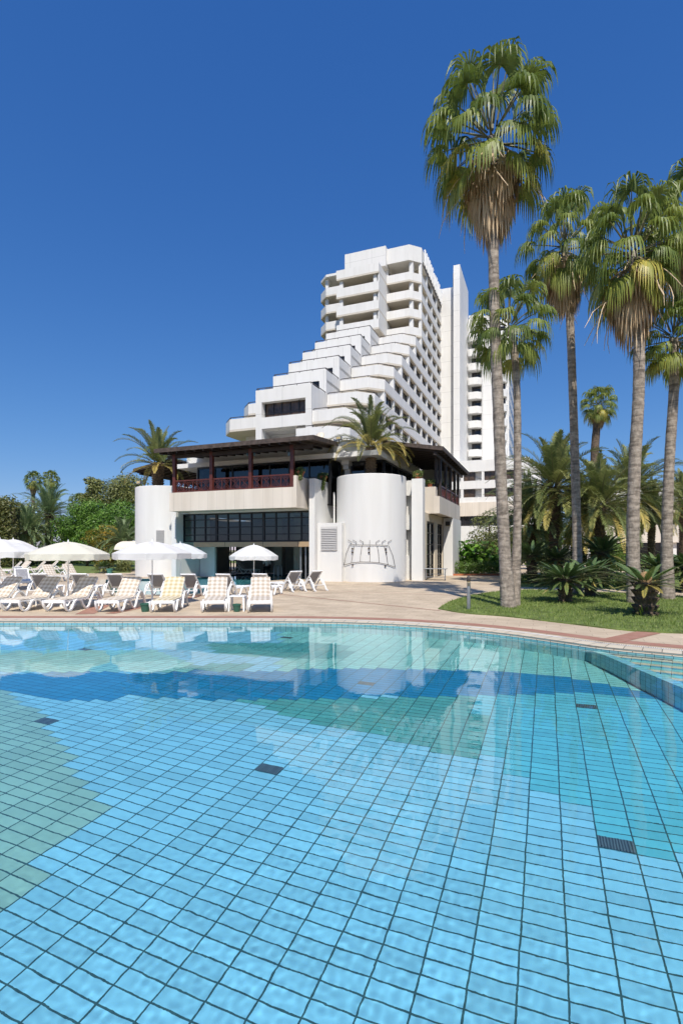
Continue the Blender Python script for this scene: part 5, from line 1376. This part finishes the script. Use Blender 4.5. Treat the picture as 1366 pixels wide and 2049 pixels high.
def make_lounger(label, group, cloth='ging', cush=True, ba=BA, flat=False):
    o = thing('sun_lounger', (0,0,0), 0, label, 'sun lounger', group)
    for y in (-.33,.33):
        b = MB(); ribbon3(b, LEGP, y, .055, .05); b.build('side_leg', M['white'], o, smooth='auto')
    b = MB(); b.box(-.03,.03,-.30,.30,.26,.35); b.box(.03,1.16,-.30,-.25,.285,.325); b.box(.03,1.16,.25,.30,.285,.325)
    for k in range(13): b.box(.06+k*.085,.115+k*.085,-.2499,.2499,.295,.318)
    b.build('seat', M['white'], o, bevel=.006)
    ca, sa = math.cos(ba), math.sin(ba); P = lambda u,v=0: (BX+u*ca-v*sa, BZ+u*sa+v*ca)
    b = MB()
    for y0,y1 in ((-.30,-.245),(.245,.30)): 
        q = [P(0,-.02),P(BL,-.02),P(BL,.02),P(0,.02)]
        b.add([(x,y0,z) for x,z in q]+[(x,y1,z) for x,z in q],[(0,1,2,3),(7,6,5,4)]+[(i,i+4,(i+1)%4+4,(i+1)%4) for i in range(4)])
    for u0,u1 in ((BL-.055,BL),(.0,.05)):
        q = [P(u0,-.021),P(u1,-.021),P(u1,.021),P(u0,.021)]
        b.add([(x,-.244,z) for x,z in q]+[(x,.244,z) for x,z in q],[(0,1,2,3),(7,6,5,4)]+[(i,i+4,(i+1)%4+4,(i+1)%4) for i in range(4)])
    br = b.build('backrest', M['white'], o)
    b = MB()
    for k in range(9):
        y0 = -.238+k*.054; q = [P(.05,-.012),P(BL-.055,-.012),P(BL-.055,.012),P(.05,.012)]
        b.add([(x,y0,z) for x,z in q]+[(x,y0+.043,z) for x,z in q],[(0,1,2,3),(7,6,5,4)]+[(i,i+4,(i+1)%4+4,(i+1)%4) for i in range(4)])
    b.build('slats', M['slat'], br)
    b = MB(); e = P(BL*.55,-.02)
    for y in (-.27,.27): b.bar((e[0],y,e[1]),(1.74,y,.26),.03)
    b.bar((1.74,-.33,.26),(1.74,.33,.26),.03); b.build('prop', M['white'], o)
    if cush:
        prof = []; s = 0
        for k in range(9): prof.append((-.02+k*(BX-.02)/8*1.0+.0, .332+.006*math.sin(k*1.7), 0))
        for k in range(8):
            x, z = P(.08+k*(BL-.05)/7,.028); prof.append((x,z,0))
        arc = [0]
        for i in range(1,len(prof)): arc.append(arc[-1]+math.dist(prof[i][:2],prof[i-1][:2]))
        prof = [(p_[0],p_[1],a) for p_,a in zip(prof,arc)]
        b = MB(); cushion(b, prof, .295, .055); b.build('cushion', M[cloth], o, smooth='auto')
    return o
LG = [make_lounger('x','loungers in the front row along the pool','ging'), None]
def face(o, x, y, rot):   # rot: degrees clockwise from +Y of the foot->head direction
    o.location = (x,y,.004); o.rotation_euler.z = R(90-rot)
front = [(-12.3,14.95,14,'ging','gingham lounger cut by the left picture edge, front row'),(-10.75,14.95,13,'ging','gingham lounger second from the left picture edge, its back shaded at the top left'),
 (-9.55,15.0,12,'ging','gingham lounger left of the cream parasol pole, front row'),(-8.25,14.95,8,'ging','gingham lounger right of the cream parasol pole, half its back in shade'),
 (-6.68,14.85,2,'ging','gingham lounger with a green pot at its right side'),(-5.1,14.8,-5,'gingy','yellowish gingham lounger beside the white parasol pole'),
 (-3.64,14.8,-9,'ging','gingham lounger just left of the white side table'),(-2.32,14.8,-8,'ging','rightmost gingham lounger of the front row, right of the side table')]
proto = {'ging':LG[0]}; first = True
for x,y,r_,cl,lb in front:
    if cl == 'gingy': o = make_lounger(lb,'loungers in the front row along the pool','gingy')
    elif first: o = LG[0]; o['label'] = lb; first = False
    else: o = copy_tree(LG[0]); o['label'] = lb
    face(o,x,y,r_)
bare = make_lounger('x','loungers in the second row beside the small pool','ging',False,R(46))
second = [(-11.75,21.4,172,'bare lounger seen from behind between the two leftmost gingham loungers'),(-10.15,21.5,176,'bare lounger seen from behind through the cream parasol pole'),(-8.7,21.4,178,'bare lounger seen from behind left of the small pool corner'),
 (-6.95,21.35,184,'bare lounger seen from behind just behind the white parasol pole'),(-5.55,21.2,188,'bare lounger seen from behind between the yellowish and next gingham lounger'),(-4.0,21.2,197,'bare lounger seen from behind under the small parasol'),(-2.75,21.4,193,'bare rounded lounger back just right of the rightmost gingham lounger'),
 (-2.95,23.6,142,'white lounger seen side on near the fin wall, left of a pair'),(-2.15,23.9,138,'white lounger seen side on near the fin wall, right of a pair')]
for i,(x,y,r_,lb) in enumerate(second):
    o = bare if i == 0 else copy_tree(bare); o['label'] = lb; face(o,x,y,r_)
far = [(166,1161,-58,'ging','far gingham lounger nearest the lawn, facing right'),(123,1164,-55,'ging','far gingham lounger left of the one nearest the lawn'),(85,1168,-75,'bare','far dark backed lounger behind the front gingham row'),(22,1168,-60,'ging','far gingham lounger at the left edge behind the front row'),
 (92,1147,50,'ging','far lounger with its back raised to the right, right one of the hedge row'),(68,1147,50,'ging','far lounger of the hedge row, second from right'),(40,1149,50,'ging','far lounger of the hedge row, third from right'),(16,1150,20,'ging','far lounger of the hedge row, turned to the viewer'),(-8,1149,52,'ging','far lounger of the hedge row at the left picture edge'),
 (55,1178,-40,'bare','bare lounger behind the gap of the two leftmost front loungers'),]
for px,py,r_,k,lb in far:
    o = copy_tree(LG[0] if k == 'ging' else bare); o['label'] = lb; o['group'] = 'loungers on the far left terrace'; x,y = gp(px,py); face(o,x,y,r_)
# ---------------- parasols
M['cream'+'cloth'] = None
def cloth(name, col, tr=.35):
    m, n, l, p = nodemat(name); p.inputs['Base Color'].default_value = (*col,1); p.inputs['Roughness'].default_value = .9
    t = n.new('ShaderNodeBsdfTranslucent'); t.inputs['Color'].default_value = (*col,1); x = n.new('ShaderNodeMixShader'); x.inputs[0].default_value = tr
    l.new(p.outputs[0],x.inputs[1]); l.new(t.outputs[0],x.inputs[2]); l.new(x.outputs[0],n['Material Output'].inputs['Surface']); return m
M['pcream'] = cloth('cream_parasol_cloth',(.84,.82,.70)); M['pwhite'] = cloth('white_parasol_cloth',(.83,.83,.82))
def parasol(px, Y, ytop, r, m, label, rz=0, tilt=(0,0), yedge=None, py_b=None):
    X = xx(px,Y); zt = zz(ytop,Y); ze = zz(yedge,Y)+.0
    o = thing('parasol',(X,Y,0),rz,label,'parasol','parasols between the loungers')
    n_ = 8; sub = 5; b = MB(); rows = 7; vs = []; N = n_*sub
    ze_c = ze+.16
    for i in range(rows+1):
        f = i/rows
        for j in range(N):
            a = 2*math.pi*j/N; w_ = (j % sub)/sub; sag = math.cos(math.pi/n_)/math.cos((w_-.5)*2*math.pi/n_) 
            z = zt-(zt-ze_c)*(f**1.55) - .035*math.sin(math.pi*f)*math.sin(math.pi*w_)
            vs.append((r*f*sag*math.cos(a),r*f*sag*math.sin(a),z))
    fs = [(i*N+j,i*N+(j+1)%N,(i+1)*N+(j+1)%N,(i+1)*N+j)[::-1] for i in range(rows) for j in range(N)]
    b.add(vs,fs); c = b.build('canopy',M[m],o,smooth='auto')
    v = MB(); vs = []; rr = random.Random(int(px))
    for k in (0,1):
        for j in range(N):
            a = 2*math.pi*j/N; w_ = (j % sub)/sub; sag = math.cos(math.pi/n_)/math.cos((w_-.5)*2*math.pi/n_)
            fl = 1.0+.02*rr.uniform(-1,1)*k; z = ze_c-.004-(.165+.02*rr.uniform(-1,1)+.025*math.sin(math.pi*w_))*k
            vs.append((r*sag*fl*math.cos(a),r*sag*fl*math.sin(a),z))
    v.add(vs,[(j,(j+1)%N,(j+1)%N+N,j+N)[::-1] for j in range(N)]); v.build('valance',M[m],o)
    MB().tube([(0,0,.05),(0,0,zt-.02)],.019,10).build('pole',M['white'],o,smooth='auto')
    MB().tube([(0,0,zt-.01),(0,0,zt+.07)],[.03,.012],8).build('finial',M['white'],o,smooth='auto')
    for j in range(n_):
        a = 2*math.pi*j/n_; q = lambda f: (r*f*math.cos(a),r*f*math.sin(a),zt-(zt-ze_c)*(f**1.55)-.015)
        rb_ = MB(); rb_.tube([q(.02),q(.35),q(.7),q(.98)],.006,4); rb_.tube([(0,0,zt-.42),q(.5)],.005,4); rb_.build('rib',M['white'],o)
    b = MB(); b.lathe([(.0,.0),(.24,0),(.24,.06),(.2,.09),(.03,.1),(.03,.3),(0,.3)],20); b.build('base',M['white'],o,smooth='auto')
    c.rotation_euler = (0,0,0)
    if tilt != (0,0): o.rotation_euler = (tilt[0],tilt[1],rz)
    return o
parasol(137,16.45,1084,1.22,'pcream','cream parasol between the two front loungers left of centre',.3,yedge=1119)
parasol(305,17.0,1083.5,1.24,'pwhite','white parasol in front of the left round wall, nearest of three',.2,yedge=1117)
parasol(361,22.6,1086.5,1.17,'pwhite','white parasol half hidden behind the nearer white one',.5,yedge=1116)
parasol(508,25.7,1090,1.20,'pwhite','small white parasol before the dark pool hall opening',.15,yedge=1119.5)
parasol(0,16.6,1078.5,1.24,'pwhite','white parasol cut by the left picture edge',.1,yedge=1114)
parasol(27,23,1079,1.2,'pwhite','white parasol behind the one cut by the left picture edge',.4,yedge=1112)
parasol(-75,34,1085,1.25,'pwhite','far white parasol beyond the left picture edge',.4,yedge=1108)
# ---------------- tables, pots, bollard
def table(px, py, lb, w_=.5, h=.46, rz=0):
    x,y = gp(px,py); o = thing('side_table',(x,y,.004),rz,lb,'table')
    MB().box(-w_/2,w_/2,-w_/2,w_/2,h-.035,h).build('tabletop',M['white'],o,bevel=.012)
    for a in (-1,1):
        for c in (-1,1): MB().bar((a*(w_/2-.03),c*(w_/2-.03),h-.036),(a*(w_/2-.01),c*(w_/2-.01),0),.045).build('leg',M['white'],o)
    for a in (-1,1): MB().bar((a*(w_/2-.035),-(w_/2-.06),h-.06),(a*(w_/2-.035),w_/2-.06,h-.06),.03,.04).build('apron',M['white'],o)
table(476,1222,'white plastic side table between the two right gingham loungers',.46,.45)
table(186,1212,'low white side table left of the lounger with the green pot',.5,.34,.2)
table(84,1213,'low white side table between the two loungers left of the cream parasol',.5,.36,.2)
def pot(px, py, lb, m='greenpot', r=.14, h=.24, cat='pot'):
    x,y = gp(px,py); o = thing('plant_pot',(x,y,.004),0,lb,cat)
    MB().lathe([(.0,0),(r*.72,0),(r*.97,h*.82),(r*1.08,h*.82),(r*1.08,h),(r*.96,h),(r*.9,h*.8),(.0,h*.78)],20).build('pot_body',M[m],o,smooth='auto')
    return o
pot(291,1224,'green plastic pot on the paving beside the yellowish lounger'); pot(474,1224,'green plastic pot standing under the white side table','greenpot',.12,.22)
o = pot(207,1147,'large grey stone pot with a small cycad at the lawn edge','greypot',.32,.5,'plant pot')
c = bpy.data.objects.new('plant', CYC[1]); C.objects.link(c); c.parent = o; c.location = (0,0,.45); c.scale = (.8,.8,.8)
pot(220,1147.5,'teal glazed pot next to the grey cycad pot','tealpot',.24,.36,'plant pot')
x,y = gp(937,1221); o = thing('bollard_lamp',(x,y,0),0,'grey metal bollard lamp at the tip of the near lawn','bollard lamp')
MB().tube([(0,0,0),(0,0,.72)],.055,14).build('post',M['steel'],o,smooth='auto'); MB().tube([(0,0,.721),(0,0,.86)],.048,14).build('lamp_glass',M['amber'],o,smooth='auto')
b=MB(); b.lathe([(.058,.861),(.062,.90),(.058,.97),(.03,1.03),(.0,1.045)],14); b.build('cap',M['rail'],o,smooth='auto')
for k in range(3): MB().lathe([(.05,.75+k*.035),(.066,.745+k*.035),(.066,.752+k*.035),(.05,.757+k*.035)],14).build('ring',M['steel'],o)
# folding grey table by the side doors
x,y = gp(871,1161); o = thing('folding_table',(x,y,.004),ROT+R(8),'grey folding table on wheels in front of the tall side doors','table')
MB().box(-.68,.68,-.3,.3,.66,.70).build('tabletop',M['steel'],o,bevel=.01)
for a in (-.55,.55):
    f=MB(); f.bar((a,-.25,0.04),(a,-.25,.66),.04); f.bar((a,.25,.04),(a,.25,.66),.04); f.bar((a,-.25,.2),(a,.25,.2),.03); f.build('leg_frame',M['steel'],o)
    for c in (-.25,.25): MB().tube([(a-.02,c,.04),(a+.02,c,.04)],.04,12).build('wheel',M['frame'],o)
MB().bar((-.55,-.25,.2),(.55,-.25,.2),.03).build('stretcher',M['steel'],o); MB().bar((-.55,.25,.35),(.55,.25,.35),.03).build('stretcher',M['steel'],o)
MB().box(-.68,-.64,-.29,.29,.701,.78).build('end_board',M['steel'],o)
# terracotta flower pots on the pavilion
M['trail'] = leafmat('trailing_plant', [(.05,.10,.02),(.14,.19,.05),(.30,.30,.10)], .5, .3)
def flowerpot(s,t,z,lb,hang,seed,w_=.3):
    o = thing('flower_pot',(*W(s,t),z),ROT,lb,'flower pot','terracotta pots on the terrace walls')
    MB().lathe([(0,0),(w_*.62,0),(w_*.85,.22),(w_*.95,.22),(w_*.95,.29),(w_*.85,.29),(w_*.8,.24),(0,.23)],18).build('pot_body',M['terra'],o,smooth='auto')
    B = [(0,0,.36,.34,.30,.20)]+[(dx,-.2-.05*k,.22-k*.17,.16,.12,.16) for k in range(hang) for dx in (-.12,.16)]
    foliage('plant',[(b[0],b[1],b[2]+5,*b[3:]) for b in B],900+250*hang,.05,M['trail'],o,seed,.2).location.z = -5
flowerpot((s_ped+sb1)/2,-1.6,5.9,'terracotta pot with trailing plant at the right end of the front timber railing',3,1)
flowerpot(-1.32,.3,5.85,'terracotta pot with long trailing plant on top of the right fin wall',5,2)
flowerpot((s2a+s2b)/2,2.2,5.95,'terracotta trough with green plants on the fin wall right of the round planter',1,3)
flowerpot(4.3,3.9,zz(974,31.5),'small terracotta pot at the corner of the side terrace railing',0,4,.2)
# potted palm on the side terrace seen through its posts
x,y = W(4.0,9.2); date_palm(x,y,1.3,0,'potted palm on the right side terrace behind the posts',.5,.42,r=.1,mesh=ROOFC[0],z=4.4,group=None)
# pool ladder rails of the hall pool, wall plants and lounger in the hall
for px in (553,562):
    s=st(px,3.2); x,y=W(s,3.2); o=thing('pool_ladder',(x,y,0),ROT,'chrome grab rail of the hall pool, %s one'%('left' if px<560 else 'right'),'grab rail')
    MB().tube([(0,-.35,-.5),(0,-.35,.55),(0,-.28,.72),(0,-.1,.78),(0,.1,.7),(0,.16,.5),(0,.16,0)],.022,8).build('rail',M['steel'],o,smooth='auto')
o = copy_tree(LG[0]); o['label']='lounger inside the dim pool hall beside the seated person'; del o['group']; x,y=W(st(516,5.6),5.6); face(o,x,y,-75)
# ---------------- seated person in the hall
M['skin']=mat('skin',(.30,.17,.11),.6); M['shirt']=mat('white_shirt',(.75,.74,.72),.8); M['pants']=mat('dark_trousers',(.02,.02,.025),.8); M['hair']=mat('black_hair',(.01,.008,.007),.6)
x,y = W(st(534,5.2),5.2)
o = thing('chair',(x,y,0),ROT+R(20),'dark chair in the pool hall under the seated person','chair')
MB().box(-.24,.24,-.22,.24,.40,.44).build('seat',M['frame'],o); MB().box(-.24,.24,.24,.28,.40,.92).build('backrest',M['frame'],o)
for a in (-.21,.21):
    for c in (-.2,.2): MB().bar((a,c,0),(a,c,.4),.04).build('leg',M['frame'],o)
def skin(name, verts, edges, rads, root, m, parent, lv=2):
    me = bpy.data.meshes.new(name); me.from_pydata(verts,edges,[]); ob = bpy.data.objects.new(name,me); C.objects.link(ob); ob.parent = parent
    sk = ob.modifiers.new('skin','SKIN'); 
    if not me.skin_vertices: 
        bm = bmesh.new(); bm.from_mesh(me); bm.verts.layers.skin.verify(); bm.to_mesh(me); bm.free()
    for i,r in enumerate(rads):
        me.skin_vertices[0].data[i].radius = (r,r) if not hasattr(r,'__len__') else r
        me.skin_vertices[0].data[i].use_root = (i == root)
    sk.use_smooth_shade = True
    su = ob.modifiers.new('sub','SUBSURF'); su.levels = lv; su.render_levels = lv; me.materials.append(m); return ob
p_ = thing('person',(x,y,0),ROT+R(20),'person in white shirt and dark trousers seated in the dim pool hall','person')
V_=[(0,.05,.52),(0,.08,.68),(0,.07,.85),(0,.05,1.0),(0,.03,1.10),(0,.01,1.18),(0,-.01,1.28),(0,-.02,1.36)]; E_=[(i,i+1) for i in range(7)]; Rr=[.13,.12,.13,.12,.055,.06,.088,.06]
for sg in (1,-1):
    b0=len(V_); V_+=[(sg*.10,-.0,.50),(sg*.13,-.42,.50),(sg*.13,-.46,.25),(sg*.13,-.45,.06),(sg*.14,-.60,.04)]; E_+=[(0,b0),(b0,b0+1),(b0+1,b0+2),(b0+2,b0+3),(b0+3,b0+4)]; Rr+=[.10,.07,.06,.045,.035]
    b1=len(V_); V_+=[(sg*.17,.05,1.0),(sg*.25,.02,.80),(sg*.19,-.20,.66),(sg*.10,-.32,.62)]; E_+=[(3,b1),(b1,b1+1),(b1+1,b1+2),(b1+2,b1+3)]; Rr+=[.065,.05,.04,.03]
    for k in range(5):
        b2=len(V_); V_+=[(sg*(.12-.018*k),-.36-.012*(2-abs(k-2)),.625+.004*k),(sg*(.115-.018*k),-.39-.012*(2-abs(k-2)),.605)]; E_+=[(b1+3,b2),(b2,b2+1)]; Rr+=[.009,.008]
body = skin('body',V_,E_,Rr,0,M['skin'],p_)
V2=[(0,.05,.58),(0,.08,.70),(0,.07,.86),(0,.05,1.0),(0,.035,1.07)]; E2=[(i,i+1) for i in range(4)]; R2=[.15,.145,.15,.13,.07]
for sg in (1,-1): b1=len(V2); V2+=[(sg*.17,.05,1.0),(sg*.25,.02,.80),(sg*.215,-.10,.725)]; E2+=[(3,b1),(b1,b1+1),(b1+1,b1+2)]; R2+=[.08,.066,.055]
skin('shirt',V2,E2,R2,1,M['shirt'],p_)
V3=[(0,.05,.54)]; E3=[]; R3=[.15]
for sg in (1,-1): b1=len(V3); V3+=[(sg*.10,0,.50),(sg*.13,-.42,.50),(sg*.13,-.46,.25),(sg*.13,-.45,.10)]; E3+=[(0,b1),(b1,b1+1),(b1+1,b1+2),(b1+2,b1+3)]; R3+=[.115,.085,.07,.058]
skin('trousers',V3,E3,R3,0,M['pants'],p_)
MB().lathe([(.0,.115),(.05,.10),(.085,.05),(.095,0),(.09,-.03)],14,(0,.0,1.29)).build('hair',M['hair'],p_,smooth=True)
f=MB()
f.lathe([(0,-.012),(.012,0),(0,.012)],8,(-.03,-.098,1.285)); f.lathe([(0,-.012),(.012,0),(0,.012)],8,(.03,-.098,1.285)); f.build('eyes',M['hair'],p_)
MB().add([(-.012,-.09,1.25),(.012,-.09,1.25),(0,-.118,1.25),(0,-.09,1.285)],[(0,2,3),(2,1,3),(0,1,2)]) 
nb=MB(); nb.add([(-.012,-.09,1.25),(.012,-.09,1.25),(0,-.118,1.25),(0,-.09,1.285)],[(0,2,3),(2,1,3),(1,0,2)]); nb.build('nose',M['skin'],p_)
MB().box(-.022,.022,-.098,-.08,1.222,1.23).build('mouth',mat('lips',(.25,.08,.07),.6),p_)
for sg in (1,-1): MB().lathe([(0,-.03),(.018,0),(0,.03)],8,(sg*.09,.0,1.27)).build('ear',M['skin'],p_)
